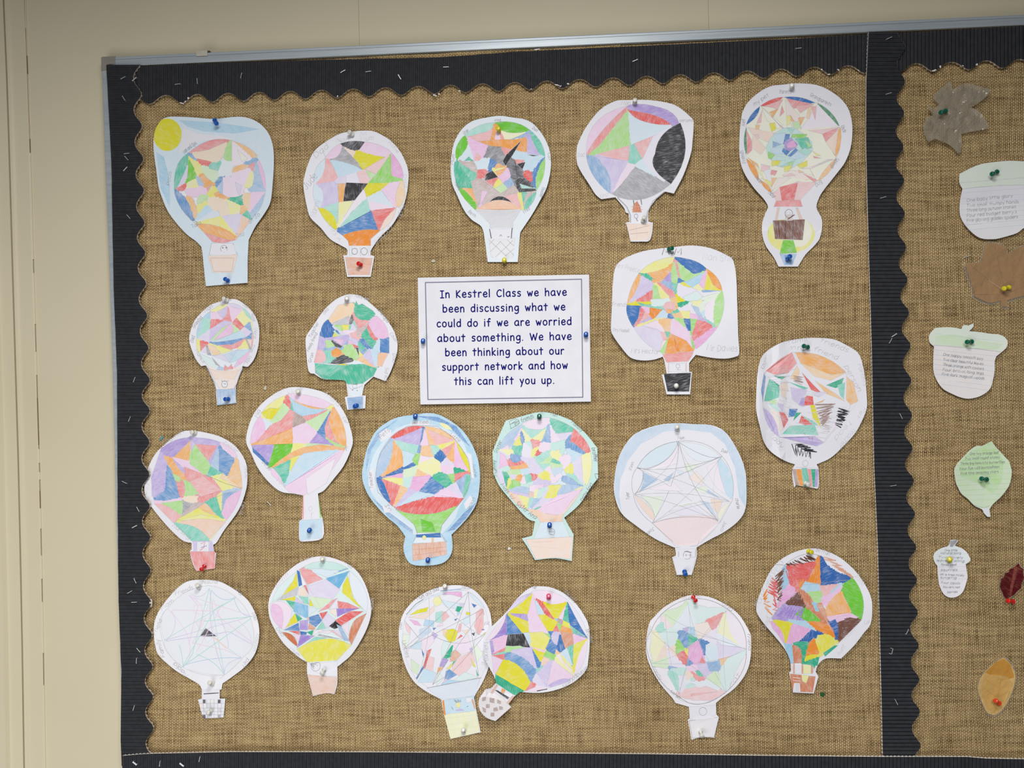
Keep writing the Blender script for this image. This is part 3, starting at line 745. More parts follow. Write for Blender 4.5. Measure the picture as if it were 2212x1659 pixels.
    if name in ('pressed_leaf', 'maple_leaf'):
        # the clear laminate cut a little wider than the leaf
        vs, fs = [], []; n = len(out); mx = sum(xs_)/n; my = sum(ys_)/n
        for sc in (1.0, 1.07):
            for x, y in out: X, Y = mx+(x-mx)*sc, my+(y-my)*sc; vs.append(P(X, Y, hf(x, y)))
        for i in range(n): fs.append((i, (i+1) % n, n+(i+1) % n, n+i))
        mesh('laminate_margin', vs, fs, M['margin'], root)
    return root
DATA = """N sky|220,230,4.0963|w0|paper balloon with pale blue pencil sky and a yellow sun in its corner
P 56,10 68,9 85,10 100,11 120,9 132,11 142,17 149,27 152,40 152,55 151,70 149,85 143,96 136,106 130,118! 129,135! 129,156! 92,159! 89,130 88,124! 83,119 75,113 65,102 58,92 53,80 50,70 48,55 46,40 46,27 49,17
S
s3 56,10 68,9 85,10 100,11 120,9 132,11 142,17 149,27 152,40 152,55 151,70 149,85 143,96 136,106 130,118 129,135 129,156 92,159 89,130 88,124 83,119 75,113 65,102 58,92 53,80 50,70 48,55 46,40 46,27 49,17
w1 72,19 85,24 105,26 118,29 90,30 75,37 68,42 70,30
s5 68,12 100,14 140,20 118,24 90,22 76,18
s5 48,40 55,45 59,60 60,90 52,72
y8 @58,25,12.6,14.4
E
p1 78,40 ^95,25 115,30 ^130,35 138,46 ^146,58 145,75 ^142,90 132,101 119,118 98,120 82,103 ^66,90 64,74 ^63,52 76,41
r5 78,40 ^92,27 113,30 101,40
o3 80,41 95,38 111,31 101,49 83,46
t6 75,42 ^63,50 64,71 ^72,65 75,52
v3 70,65 76,52 76,63 68,71
g7 77,49 82,55 82,64 75,67
y5 78,45 85,50 88,58 85,61 82,55
b5 76,42 80,43 84,47 82,47
r6 84,46 97,49 93,52 87,49
t5 97,50 106,50 103,57 95,55
g3 92,53 95,55 103,57 100,66 96,67 88,55
s2 106,50 109,48 114,49 113,58 108,62 103,58
g5 112,31 115,31 115,48 110,48
p2 115,31 119,33 131,47 124,49 115,50
y2 120,38 129,46 124,49
o5 117,31 ^130,34 138,44 134,43
o5 128,51 131,53 118,58 117,57
b5 127,49 137,47 133,50 127,52
r5 131,52 134,49 132,55 129,54
p5 139,49 ^146,60 144,73 ^138,62 139,49
b4 138,52 144,74 132,73 136,60
y4 131,58 134,62 133,71 127,69
p3 118,59 131,54 131,58 127,68 120,65 117,60
b6 101,67 109,61 107,65 102,70
o6 86,60 91,61 99,68 95,75 92,72
b4 84,62 91,69 86,68
y4 76,68 82,64 84,71 75,72
r6 68,72 75,69 74,72
p4 75,73 92,72 94,77 78,77
r5 97,69 95,77 92,72
y6 97,70 103,75 96,80 93,77
p3 107,62 118,67 124,70 122,79 107,79
v3 118,67 124,70 122,79 120,76
o6 103,75 112,81 109,81 99,77
b4 103,71 107,65 107,78 104,76
t7 121,80 123,79 123,87 113,82
g4 88,79 95,79 90,86 87,85
y5 93,81 87,93 86,92 88,86
b6 64,76 ^68,92 81,100 ^78,86 64,76
o5 77,81 83,93 82,98
s4 86,97 90,89 97,91 85,100
o3 94,80 111,84 113,95 105,97 97,88
y4 110,83 122,88 123,94 114,95
o5 123,88 128,90 124,96 122,95
o4 125,80 132,79 129,90
p4 132,79 144,76 132,92
b4 144,77 ^143,92 132,98 133,92
t6 127,93 132,99 131,100 124,97
b2 83,102 103,92 105,97 92,99
v3 106,97 124,95 119,114
c5 124,96 131,100 119,117
y5 83,104 105,97 119,114 ^105,103 83,104
o6 83,104 ^105,102 119,116 112,118 95,114
r5 92,112 112,118 119,118 108,121 98,120
B
w0 97,121 116,121 119,131 95,131
c4 94,132 120,131 116,147 98,147
/k4 1 97,121 95,131
/k4 1 116,121 120,131
/n4 1 96,134 117,134 115,146 99,146 96,134
/k6 .7 O108,126,3
/k7 1 O107,125,.4
/k7 1 O110,125,.4
T 73,42 84,33 4 k5 Nan and Opa
T 60,70 62,58 4 k4 Pouls
T 74,96 83,104 4 k5 Mum
T 80,108 88,104 4 k5 Talla
T 131,104 140,96 4 k5 St Jo
T 119,116 126,114 4 k4 Dad
N mum|540,270,4.909|w0|round white paper balloon with a black quadrilateral at its centre and an orange base
P 96,9 109,7 120,6 132,7 147,15 157,25 164,37 168,50 167,68 163,85 156,98 150,107 138,119 130,130 128,134! 128,138! 132,139! 128,161! 103,161! 99,138! 103,138! 103,132 97,128 85,121 75,109 64,98 60,85 57,68 57,58 61,43 68,28 80,18
E
w0 98,19 ^120,12 149,28 ^165,45 162,58 ^168,72 155,88 ^150,100 138,112 128,121 104,123 93,111 ^78,100 73,88 ^64,78 68,62 ^66,45 79,36 ^88,22 98,19
p4 80,34 ^88,24 97,22 ^98,32 88,36 80,34
k7 98,19 ^110,15 122,19 120,24 ^112,28 106,26 98,20
p4 122,18 ^136,19 148,27 149,30 142,34 ^122,30 116,26
p6 150,30 ^160,40 161,56 ^152,55 150,53
k4 98,23 ^106,30 115,43 118,47 ^100,38 85,36 ^95,36 98,23
c4 99,24 106,26 112,28 110,34
y8 110,33 113,27 ^125,32 144,34 ^130,43 121,47
s4 84,38 ^105,38 118,47 ^105,52 93,55 ^90,46 84,38
r4 80,36 84,37 ^91,48 93,56 ^80,59 70,62 ^80,54 80,36
s3 79,37 ^69,42 68,62 ^80,55 80,36
s3 68,63 ^64,78 73,88 ^84,72 68,63
v4 72,63 93,62 94,82 ^85,83 75,88 ^82,72 72,63
v3 93,56 102,54 102,62 92,62
v2 102,54 113,51 118,61 102,61
r3 121,47 143,34 148,31 133,52
r3 113,51 124,49 129,57 125,61 117,61
g6 149,32 150,54 162,58 ^150,61 126,61 134,53
g4 122,47 133,52 127,57
y8 124,62 147,62 123,77 120,69
k8 102,61 125,62 111,80 99,81 100,70
o6 93,62 101,62 99,81 94,82
p4 147,62 159,60 ^155,75 154,88 139,71
o4 160,59 ^170,75 158,88 ^150,78 160,59
s3 123,77 140,70 152,87 ^140,82 125,80
p2 121,68 124,78 120,79 95,107 108,80 112,80
y4 94,82 110,81 93,108
t4 124,78 127,92 95,109 108,92
t4 78,87 94,82 93,104 ^92,92 78,87
y8 72,88 ^90,92 92,112 ^80,105 72,88
p3 126,81 153,87 128,90
r6 129,91 154,88 ^142,98 137,112
c4 155,89 ^152,105 138,112 ^142,98 155,89
b7 93,110 128,91 135,111 ^115,110 98,117 92,113
o8 98,117 ^120,108 138,112 128,121 128,128 105,128 104,123
B
u5 101,140 130,141 127,159 104,159
/k4 .6 105,129 106,139
/k4 .6 108,129 108,139
/k4 .6 117,129 117,139
/k4 .6 125,129 126,139
/k4 .6 127,129 128,139
/k6 1 O111,134,3
/k6 1 O121,134,3.4
/k4 .6 98,19 92,14
/k4 .6 80,34 77,27
T 91,18 105,17 5 k3 Nan
T 117,17 131,16 6 k3 Mum
T 116,12 124,11 5 k3 M
T 70,36 84,24 7 k4 Dad
T 60,69 72,55 9 k5 Jude
T 70,98 74,80 8 k3 Nanny
T 83,107 94,124 5 k3 Mrs A
T 161,84 157,98 5 k4 Hugo
T 149,106 131,124 6 k3 Grace
T 163,52 164,66 4 k3 Dad
T 146,18 156,30 4 k3 Alfie
N dark|870,240,4.909|s2|pear-shaped paper balloon with bright green edge segments and a criss-cross pencil basket
P 88,7 103,5 118,7 130,9 140,15 150,28 156,43 157,60 153,80 145,96 137,110 125,128! 124,134 122,160! 90,160! 88,144 86,130! 83,122 73,115 65,105 58,90 52,75 51,55 54,35 62,20 73,11
E
p4 66,25 ^80,12 98,12 ^120,8 135,20 ^150,32 151,48 ^152,70 142,84 ^138,98 128,105 77,105 ^60,90 56,75 ^53,50 66,25
t4 67,25 ^80,13 96,13 ^92,25 72,27
g8 100,12 ^120,9 134,20 ^120,27 104,20
y3 104,20 ^112,25 131,22 120,30 108,30
b5 114,30 ^125,26 134,21 126,27 117,30
t6 136,22 ^148,34 151,47 ^136,44 136,22
v5 134,25 145,46 132,45 132,28
g8 65,26 ^54,36 56,50 ^74,44 65,26
s3 70,36 75,50 68,55 60,50
t7 70,48 74,52 65,53
r4 70,27 95,20 94,32 78,32
p4 99,20 104,30 97,30
r5 103,22 108,30 104,30
o7 97,15 100,15 97,32 92,32
o7 77,32 110,30 132,30 131,43 112,38 95,37
p5 69,28 90,36 86,47 76,52
r4 76,52 78,44 83,48 81,53
k5 91,37 95,37 105,38 108,47 107,58 96,50 87,48
r5 104,39 113,41 108,46
s4 118,43 132,45 150,48 ^140,55 136,62 128,62 128,52 119,50
k9 126,31 115,49 109,58 106,53 110,46
k8 132,46 144,47 138,48
b7 150,49 ^138,62 141,83 ^133,70 150,49
g6 151,51 ^152,70 142,84 ^140,68 151,51
s3 78,53 92,50 90,61 79,62
n4 61,53 74,54 79,62 86,72
b7 94,51 100,55 92,62 90,60
t7 55,53 ^52,72 61,82 70,72 ^64,60 55,53
t6 60,56 75,65 78,67 72,72 67,66
t7 68,74 71,74 74,82 62,81
r6 80,62 88,62 86,70 82,71 78,66
k8 88,67 95,63 101,70 87,74
y5 96,61 107,60 99,65
o6 100,56 108,59 98,61
o6 98,64 107,61 103,68
p5 102,70 112,62 114,68 106,76
k6 112,55 120,52 128,65 127,75 119,80 115,68
r5 119,52 129,52 128,56 121,57
k9 121,56 130,54 127,62
r7 127,67 133,62 137,73
r6 91,76 101,71 96,78
y6 97,78 102,71 106,76 99,82
g4 98,82 106,77 112,82 104,87
b5 107,76 115,72 118,77 111,82
k7 125,70 141,84 124,85 118,74
t4 124,77 140,82 126,82
n4 73,77 82,72 104,87 80,100 76,90
p5 84,84 90,85 81,103
n4 104,87 118,78 122,88 95,93 80,103
k8 92,96 ^103,84 116,97 ^103,92 92,96
r4 108,90 120,87 126,102
y6 121,87 126,87 127,104
t6 126,87 131,86 128,96
n4 132,86 141,85 ^130,92 128,100
t6 142,86 ^139,100 129,105 ^130,93 142,86
g8 61,82 ^76,88 77,104 ^64,95 61,82
o6 64,82 74,82 78,97
c6 78,104 ^100,90 125,104
k2 77,105 125,105 117,118 117,124 93,124 92,119
B
w0 92,125 117,125 116,135 93,135
k1 91,135 119,135 117,155 94,155
/k8 1.6 92,125 94,135
/k8 1.6 116,124 115,135
/k5 .6 92,141 98,135
/k5 .6 93,149 107,135
/k5 .6 98,155 117,137
/k5 .6 107,155 118,146
/k5 .6 92,137 111,155
/k5 .6 101,136 118,153
/k5 .6 110,136 118,143
/k7 1.2 102,134 104,131 106,134
/k7 1.2 110,134 113,133
/k9 .8 119,52 122,74 124,86 141,84
T 97,11 104,11 4 k5 Anna
T 65,25 70,21 4 k5 Gran
T 54,57 55,46 4 k5 Mum
T 55,76 59,84 4 k5 Mummy
T 69,107 76,113 4 k5 Beth
T 137,19 142,22 4 k5 Dad
T 154,44 154,52 4 k5 Cat
T 148,80 145,91 4 k5 Teacher
T 129,109 135,104 4 k5 Fred
N star|1150,200,4.909|w0|wide white paper balloon with a five-pointed star, a large black crescent and a grey base
P 88,9 102,8 125,8 148,12 160,19 170,28! 171,33 170,50 168,65 160,88 150,107! 141,105! 134,110 126,120 123,127 123,137! 128,138! 125,156 115,158 104,158! 101,145 99,138! 103,137! 102,128! 99,127 97,122 88,111! 73,113! 67,108 60,97 51,83 47,73 47,60 50,50 58,35 72,18
E
w0 57,65 ^55,25 100,14 ^150,10 156,33 ^172,65 147,97 ^115,125 83,107 ^60,90 57,65
p4 57,65 ^55,25 100,14 ^80,35 57,65
r5 100,15 101,18 ^85,35 72,55 60,64 57,65 ^72,38 100,15
g5 101,19 103,55 ^80,62 62,65 ^85,42 101,19
v6 102,13 ^135,8 154,31 148,34 ^135,24 102,18
r7 102,19 ^135,22 146,33 ^115,38 102,19
s3 102,20 ^110,33 146,35 130,45 106,55 ^103,40 102,20
r4 72,65 102,57 103,71 ^90,72 72,65
r4 108,54 128,46 117,70
t5 103,57 108,54 116,70 108,76 102,73
v2 128,46 146,36 ^125,60 130,80 139,94 ^120,80 117,70
k8 157,32 ^172,65 147,97 ^120,80 130,65 ^132,42 157,32
b5 57,67 ^60,90 82,107 83,88 ^72,68 57,67
v4 68,67 101,73 ^90,90 84,106 ^85,85 68,67
p3 102,75 109,77 92,100 86,106
s3 109,76 115,71 130,88 112,80
k4 109,79 ^130,90 143,97 ^115,125 85,107 ^97,95 109,79
B
u7 107,119 111,115 114,120 116,127 106,127
c4 100,139 127,139 124,156 104,157
/k6 2 107,114 108,119
/k6 2 115,113 116,119
/u6 1 105,121 116,121
/u6 1 105,124 117,124
/k4 2.4 90,111 100,121 104,130 104,138
/k4 2 140,105 128,115 122,127 121,137
/k6 .8 O110,131,2
/k6 1.6 110,133 112,137
/n5 .8 103,146 124,141
/n5 .8 104,150 123,148
/k3 .5 110,140 111,156
T 94,13 104,13 5 k4 Nan
T 156,31 170,31 4 k4 meriama
T 48,68 55,68 5 k3 Dad
T 72,112 81,110 5 k3 Kirst
T 143,103 150,102 5 k2 dog
N owl|1450,170,4.0164|w0|figure-eight shaped white paper balloon with pastel rosette and brown basket on a yellow sun
P 85,7 98,5 112,4 128,6 143,14 153,25 157,40 156,58 151,72 143,83 132,97 128,104 126,112 130,120 131,127 129,138 124,145 117,152 113,158! 110,163! 93,163! 89,155 82,145 79,135 79,125 82,116 84,111 80,104 72,95 64,83 60,72 59,58 60,40 63,26 72,15
E
y2 98,16 ^112,15 126,21 ^142,30 146,42 ^149,55 144,68 ^138,82 127,89 88,98 77,87 ^66,78 65,68 ^62,55 65,41 ^69,30 78,23 ^88,16 98,16
r7 78,23 ^88,16 97,16 ^90,24 78,24
r4 80,24 97,18 92,27 88,25
b8 98,16 ^112,14 125,21 ^112,23 98,16
a7 127,21 ^141,28 146,41 ^130,38 127,21
b8 65,40 ^68,30 77,24 ^76,34 65,40
a7 65,42 ^61,55 65,66 ^69,55 65,42
o7 65,69 ^68,82 76,88 ^76,76 65,69
o6 66,68 75,74 77,80 72,75
o7 77,88 ^80,96 87,99 ^87,92 77,88
o5 127,89 ^140,82 143,69 ^132,78 127,89
o6 147,42 ^149,57 143,68 ^132,56 147,42
r5 131,48 146,42 137,53 134,55
c4 134,55 145,44 142,66
r3 119,45 146,42 131,48
r5 100,17 123,22 106,26
r4 108,24 124,22 112,30
r5 96,23 98,29 94,33
p2 127,22 145,41 112,44 118,36 125,24
c3 99,18 112,33 106,44 100,32
y2 78,24 97,40 93,44 83,36
r4 121,24 126,24 125,36
o4 119,25 122,24 120,35 117,34
n4 79,25 92,38 98,43 96,43
r4 79,27 78,38 74,39
o6 85,29 93,26 88,34
y5 100,32 104,32 103,39 100,41
o6 103,31 107,37 104,37
o6 110,34 116,33 112,41
g4 105,38 110,37 113,43 107,44
y7 85,39 90,38 91,44 87,46
c4 66,42 90,47 84,55 72,50
o5 73,40 77,40 76,44 73,44
r3 71,49 76,48 76,52 73,53
r5 65,44 70,54 70,62 66,66
c4 71,48 82,60 78,66 70,60
t3 90,47 97,43 106,42 115,48 122,55 123,62 114,72 104,78 92,76 84,68 82,60 86,52
t4 100,42 107,44 104,48
s4 88,48 99,47 98,56 93,57
b7 99,48 103,48 102,56 97,57
b5 88,54 96,57 88,60
g6 105,48 118,48 116,52 104,51
t6 107,52 119,51 122,60 114,62 110,56
g5 116,53 122,58 119,60
s4 88,60 97,59 98,65 90,66 86,63
v6 98,55 104,51 110,57 108,60 98,66
p6 100,57 106,53 109,59 101,60
b7 97,60 103,63 100,67 96,63
b7 101,67 108,60 110,62 104,68
s4 102,69 111,62 116,68 108,70
t4 110,63 116,60 122,63 118,67
g6 84,63 90,66 87,70 84,69
t3 91,67 99,68 99,71 92,71
y7 87,71 95,71 93,75 87,76
t4 94,76 103,72 108,70 104,78
g5 100,73 106,72 104,76
y6 98,76 105,75 102,80 98,81
y7 109,75 118,71 118,76 112,78
y5 123,63 130,67 126,67
r5 123,67 130,69 124,69
c3 113,78 140,70 122,78
n3 122,77 141,70 136,70
r5 120,78 126,88 122,82
c3 104,79 124,84 118,88 96,84
r5 114,82 127,88 124,90
o5 110,79 115,81 111,82
r3 97,85 104,82 108,84
r3 78,74 86,76 83,82 78,80
y4 72,73 78,80 80,86 76,82
w1 80,80 86,78 88,98
r5 87,79 92,80 90,84 86,83
y6 78,86 86,89 87,94
o5 87,86 92,86 87,94
c3 93,86 104,86 88,97
r3 94,94 110,89 126,90 112,105 114,111 90,111 91,106 88,100
r6 94,94 110,90 106,108 96,107
r5 91,106 112,105 114,111 89,111
S
y5 @104,135,20.6,16
y2 @110,133,12,13
t6 97,140 106,140 109,151 94,152
g7 97,140 106,140 109,151 94,152
b4 94,152 109,152 105,162 98,162
b6 98,153 105,153 104,161 99,161
w0 93,111 108,111 111,122 92,122
B
n7 88,123 116,122 114,140 90,139
u4 92,112 94,112 92,123 90,123
u4 108,112 110,112 114,122 111,122
n3 99,118 105,118 105,123 99,123
/k7 .8 O102,117,3.3
/k7 .6 100,116 100,117
/k7 .6 103,116 103,117
/n8 2 101,122 107,118
/k8 1 99,123 99,139
/k8 1 106,123 105,139
/k8 1 93,124 94,138
T 94,13 104,13 4 k5 Parents
T 72,24 85,15 4 k5 my pet
T 120,15 138,24 4 k5 Grandparents
T 147,41 149,47 4 k5 Uncle
T 143,68 138,77 4 k5 Siblings
T 126,94 131,90 4 k5 Dog
T 83,99 89,104 4 k5 Wilbur
T 72,85 77,91 4 k5 Cousin
T 65,73 62,62 4 k5 Friends
T 64,41 64,35 4 k5 Aunt
N hat|350,620,6.1433|w0|small white paper balloon with a pale pink funnel-shaped neck and light blue striped basket
P 78,19 90,16 100,17 112,25 122,36 128,50 129,66 127,82 122,96 115,105! 113,106! 107,105! 104,114 98,132! 98,148! 99,154! 73,157! 71,135! 69,128 62,110 58,104! 52,105! 45,96 39,82 36,70 38,58 43,45 52,34 64,24
E
w1 46,68 ^44,55 54,41 ^60,34 65,32 ^75,22 88,22 ^98,22 108,28 ^120,38 121,60 ^122,75 118,83 ^112,98 105,108 72,110 60,103 49,88 ^44,80 46,68
s2 49,87 104,82 118,83 105,105 70,108
y4 63,32 ^74,24 88,24 ^80,33 66,33
v3 87,22 ^100,20 108,29 ^95,30 87,23
s5 54,41 64,33 64,42
p4 64,33 73,33 82,42 64,42
v4 73,33 87,25 86,35 81,42
r5 87,26 89,28 92,46 86,44 81,43 86,36
p4 88,25 107,30 93,46
y4 107,30 116,44 109,52 99,41
t4 108,28 ^117,34 119,43 ^112,40 108,30
y4 119,43 121,60 118,56 116,46
b5 109,53 117,46 120,60
r6 99,41 109,52 103,57 94,47
t4 54,42 64,42 63,55 47,67 52,55
s5 52,45 52,55 46,67 46,60
r6 65,43 80,45 64,55
v4 64,56 82,45 93,47 63,72
g4 65,70 80,54 93,48 70,70
p5 69,70 90,49 ^100,55 90,66 69,70
g4 93,49 104,58 90,66 ^98,55 93,49
g3 70,71 92,66 104,58
s4 67,73 103,58 112,66 80,73
v3 105,58 110,53 119,60 112,67 
b6 63,74 82,72 111,67 119,61 118,69 111,68 92,76 74,77
v3 63,57 62,72 48,68
y5 45,70 51,71 51,86 48,86
r6 50,71 61,75 51,85
r5 76,77 92,77 110,68 104,78 90,84 80,80
y5 111,70 116,81 100,83
k4 110,67 112,68 119,82 116,82
r4 112,69 119,69 121,62 120,76 118,82
c4 113,69 119,70 118,80
v3 51,86 59,77 61,88
k4 58,77 60,77 66,91 60,90
o4 60,76 70,78 78,89 68,91
y5 62,75 78,79 94,84 79,89 72,80
s4 82,91 99,84 118,83 100,97 90,101
b3 79,91 100,83 90,100
p5 118,83 ^112,98 105,102 95,107 100,98
v3 66,91 82,90 90,100 84,98
t2 49,88 65,95 78,108 70,108 58,101
k4 66,93 77,105 71,103
r5 83,103 88,107 92,102 94,108 82,111
b4 75,105 82,107 80,111 73,110
c3 60,103 72,110 85,111 105,106 96,134 78,138 70,125
c4 62,108 73,112 102,110 96,122 70,122
B
b4 72,136 98,135 98,148 99,154 73,157
w1 @83,129,4,4.5
b3 74,146 98,144 98,153 74,155
/k5 .8 79,121 79,125 88,125 88,121 79,121
/k6 .8 O83,129,4
/k7 .8 82,128 85,129
/k5 1.4 59,106 70,128 72,138
/k4 2 107,107 99,126 96,136
/b6 .5 77,137 78,155
/b6 .5 82,137 83,155
/b6 .5 88,137 89,154
/b6 .5 93,136 94,153
T 57,34 68,27 6 k5 Nan
T 43,55 54,41 6 k5 Grandad
T 41,74 44,66 6 k5 Dad
T 43,84 51,96 5 k4 Mum
T 77,21 92,18 4 k4 Auntie
T 107,24 113,29 5 k4 Jan
T 118,36 121,46 5 k4 Rose
T 122,54 122,68 5 k4 Vera
T 120,75 117,86 5 k4 Tom
T 116,91 111,100 5 k4 Lucky
T 49,97 55,101 4 k4 Tia
N leaf|600,620,6.1441|w0|dome-shaped white paper balloon with a solid emerald green base band and blue square basket
P 92,10 102,10 112,13 128,26 142,40 153,56 158,70 159,80 157,92 150,112 143,125! 127,119! 115,130! 112,144! 117,144! 116,161! 92,163! 89,146! 93,145! 91,128! 88,124 75,123 60,122 48,115! 43,114 40,108 38,90 37,75 38,65 48,50 62,30 78,16
E
w1 67,43 80,24 100,20 126,33 148,67 147,88 134,107 48,100 52,83 56,60
o4 68,45 ^78,20 102,24 ^100,40 85,48 72,48 68,45
t7 104,18 107,24 112,22 126,31 130,36 122,42 110,43 103,38 101,30
p5 131,38 ^147,50 147,65 ^125,75 120,48
r6 120,50 132,70 128,70 118,60
r5 99,34 103,40 110,44 122,47 108,55 103,47
k6 98,36 100,42 95,50 96,44
r4 89,46 95,42 94,50
b8 66,43 ^56,50 57,65 60,67 74,66 74,55
k3 72,48 95,38 94,50 78,50
g5 76,50 85,50 88,58 80,57
y6 84,50 95,50 95,57 87,57
t5 95,50 98,50 96,57 94,57
v3 98,50 104,50 104,57 96,58
t5 102,45 105,56 100,48
p3 86,57 104,57 96,64 90,61
v3 72,52 76,54 96,65 86,64 80,58
b7 78,57 82,62 80,65
y7 75,60 80,66 72,67
g4 73,58 77,60 84,65 80,66
n4 104,57 121,48 113,60 106,65
r4 95,62 106,58 104,70 110,62 115,70 100,70
t7 118,54 124,68 132,74 124,80 110,66
v5 56,65 61,67 62,77 55,83 52,83
v5 62,68 94,63 96,70 88,80 74,70
p5 72,68 88,70 84,77
g5 64,71 71,72 75,79 66,79
k7 71,72 84,78 86,82 78,80
b5 60,84 76,79 84,81 94,70 90,82 80,83 58,86
v4 94,66 106,70 106,78 96,74
p5 94,70 102,74 95,76
b7 108,69 114,68 124,81 118,82
t6 107,74 118,82 116,87 107,84
g4 86,78 90,76 106,90 102,94
g5 90,78 99,76 108,93 104,97 84,86
r6 99,76 105,78 108,82 102,81
k8 103,80 107,81 108,92
y6 107,83 113,91 109,92
b6 109,86 118,80 114,90
o7 68,88 78,80 88,89 80,93 74,93
t5 60,85 70,83 72,92 76,94 68,100 60,102
r4 52,84 ^62,82 64,93 ^66,102 50,100
k7 72,101 84,90 100,96 96,101
y8 68,105 92,101 90,104 72,106
s2 84,102 110,98 115,102 95,102
o5 104,96 111,92 130,107 124,106
v4 113,91 122,81 128,105
s4 128,78 133,70 136,72 135,86 128,82
b7 136,71 148,69 148,88 136,86
s4 122,83 135,86 130,106 126,95
c6 133,88 147,88 138,106 132,102
t7 49,101 68,103 92,104 112,102 132,108 127,118 115,126 112,129 93,129 85,124 60,122 50,114
t6 49,101 68,103 92,104 80,110 70,118 52,115
B
s2 93,130 112,128 113,144 94,145
b5 92,147 113,145 113,161 94,162
/k7 1.2 100,129 106,129
/k4 .7 O102,132,3
/k5 .7 94,132 99,137 101,134 106,134 112,131
/k8 1.2 99,136 100,137
/k8 1.2 105,137 106,138
T 102,13 120,18 5 k4 Auntie and
T 131,30 145,48 6 k5 Grandpa
T 148,62 158,75 5 k4 Cousin
T 153,88 152,100 5 k4 Dad
T 143,106 141,124 5 k4 Sid RJ
T 62,37 68,30 5 k4 Oma
T 44,68 55,48 5 k5 Teacher
T 41,86 53,62 5 k5 Family friend
T 44,101 48,88 5 k5 Gran
N mom|1230,520,4.909|w0|broad rounded-square white paper balloon reading MUM with a scribbled black basket
P 108,7 130,5 150,8 168,16 174,22 177,40 178,70 179,100 180,119 176,123 165,125 150,124 134,121! 129,127 127,130! 127,139! 130,139! 128,163! 103,163! 98,142! 103,141! 101,129 99,123! 90,126 78,127 65,124 55,113 46,100 44,92 45,70 46,45 49,28 58,19 75,12 90,9
E
w1 112,17 ^135,19 145,29 ^160,38 162,52 ^168,72 157,92 ^148,105 133,114 130,122 126,128 103,129 98,119 ^80,112 68,92 ^58,78 61,67 ^64,48 74,34 ^90,18 112,17
y5 74,34 ^88,18 111,18 ^100,35 74,34
b8 112,18 ^134,18 145,29 ^135,36 132,35 112,18
o7 145,29 ^160,38 162,52 ^152,52 145,29
g5 162,53 ^167,75 157,92 ^148,78 162,53
o6 83,34 ^102,32 109,25 107,33 98,43 90,42
t7 74,34 81,35 91,41 80,39
o6 75,36 ^63,48 62,66 ^72,52 75,36
v4 77,37 82,40 88,51 64,65 ^74,52 77,37
v6 99,42 107,33 108,43
g5 108,32 112,22 115,38 112,47 109,44
r5 111,20 114,22 117,38 115,37
g5 115,24 131,36 142,33 124,43 118,40
b7 115,40 122,43 116,44
s5 123,44 142,34 139,43 130,50
p5 139,42 146,32 143,51 137,50
y7 146,34 152,48 161,53 143,52
y7 119,44 130,49 127,50 120,47
y4 131,50 137,46 142,51 132,53
b5 142,53 160,53 142,55
v2 114,46 136,52 144,60 130,66 116,58
w1 142,55 160,54 140,65
t2 120,60 135,53 142,60 130,67
g2 140,60 158,55 148,65 140,76
b5 97,43 108,44 111,54
t6 108,44 115,46 112,57
r5 94,45 111,54 113,60 106,61
g5 89,50 93,48 97,62 88,62
y5 93,46 107,60 97,62
r6 72,64 88,53 88,62
y8 61,67 72,65 87,66 76,69
t6 72,65 86,69 76,69
t2 87,62 106,61 108,68 88,69
o5 107,61 113,59 114,72 110,74
y8 113,57 122,64 114,65
t8 115,66 128,64 118,71
y4 128,64 143,63 132,68
t5 75,69 102,71 103,74 88,71
b8 61,69 75,69 75,76 72,84 67,91 ^60,80 61,69
r6 75,71 83,78 68,90 73,82
p5 76,69 85,71 85,77
o8 85,71 99,73 88,83 85,77
r4 @106,70,6,5.5
o6 103,72 110,73 107,77 103,76
v5 75,86 83,80 88,83
r4 80,75 86,80 76,86
s4 91,82 99,73 104,78 104,81 94,82
t6 107,77 114,73 116,76
b7 104,79 107,77 110,82 104,82
o5 110,78 117,76 121,82 112,80
v2 116,72 128,67 138,78 126,76
y5 119,75 128,74 127,82 121,82
p5 128,77 138,78 136,83 128,82
b4 129,68 140,78 142,84 136,80
v5 136,83 139,79 147,86
t5 140,75 145,83 154,91 148,90
s4 139,77 142,74 144,84
p2 144,68 152,62 152,85 145,82
b8 122,83 128,83 128,94
g6 128,83 135,83 130,101
r6 136,84 147,87 152,90 131,106 130,98
g5 112,82 120,83 121,91
p4 110,83 118,88 130,104 130,114 107,98
o5 94,83 107,83 106,96 101,96
y5 73,91 92,82 100,82 82,88
p3 78,90 92,84 101,96 96,96
v3 70,93 78,90 94,94 ^104,110 94,117 ^78,108 70,93
r4 96,96 101,97 104,105 100,106
t6 101,96 107,97 104,103
c3 98,108 103,105 101,118 97,117
g5 99,112 105,103 101,120 96,118
o7 107,98 124,106 132,116 118,120 101,119
o8 110,99 118,118 112,117
g6 128,102 131,107 133,114 130,112
p6 132,106 155,92 ^146,108 134,115
r5 99,121 131,117 126,128 103,129
B
w0 105,130 123,130 123,139 105,139
k8 100,141 129,140 127,160 104,160
/u5 1.4 105,129 105,140
/u5 1.6 124,129 124,140
/k5 .7 O115,133,2
/k5 .7 115,135 115,140
/k5 .7 112,137 118,137
/k7 1 O113,70,0.1
T 98,15 119,15 8 k8 M M
T 141,21 174,22 9 k3 Nan Shir
T 48,28 74,34 6 k3 Mrs Preece
T 45,69 61,70 5 k4 Friends
T 46,96 63,97 4 k4 Mrs Maskell
T 65,119 95,120 6 k4 Mrs Hector
T 145,117 178,118 8 k4 Mr Davies
T 161,91 177,92 7 k1 Dad
T 165,52 177,51 6 k1 Lilly
T 107,14 110,14 5 k8 u
N scribble|1540,720,4.909|w0|rounded white paper balloon with black and brown scribbles and a striped rainbow basket
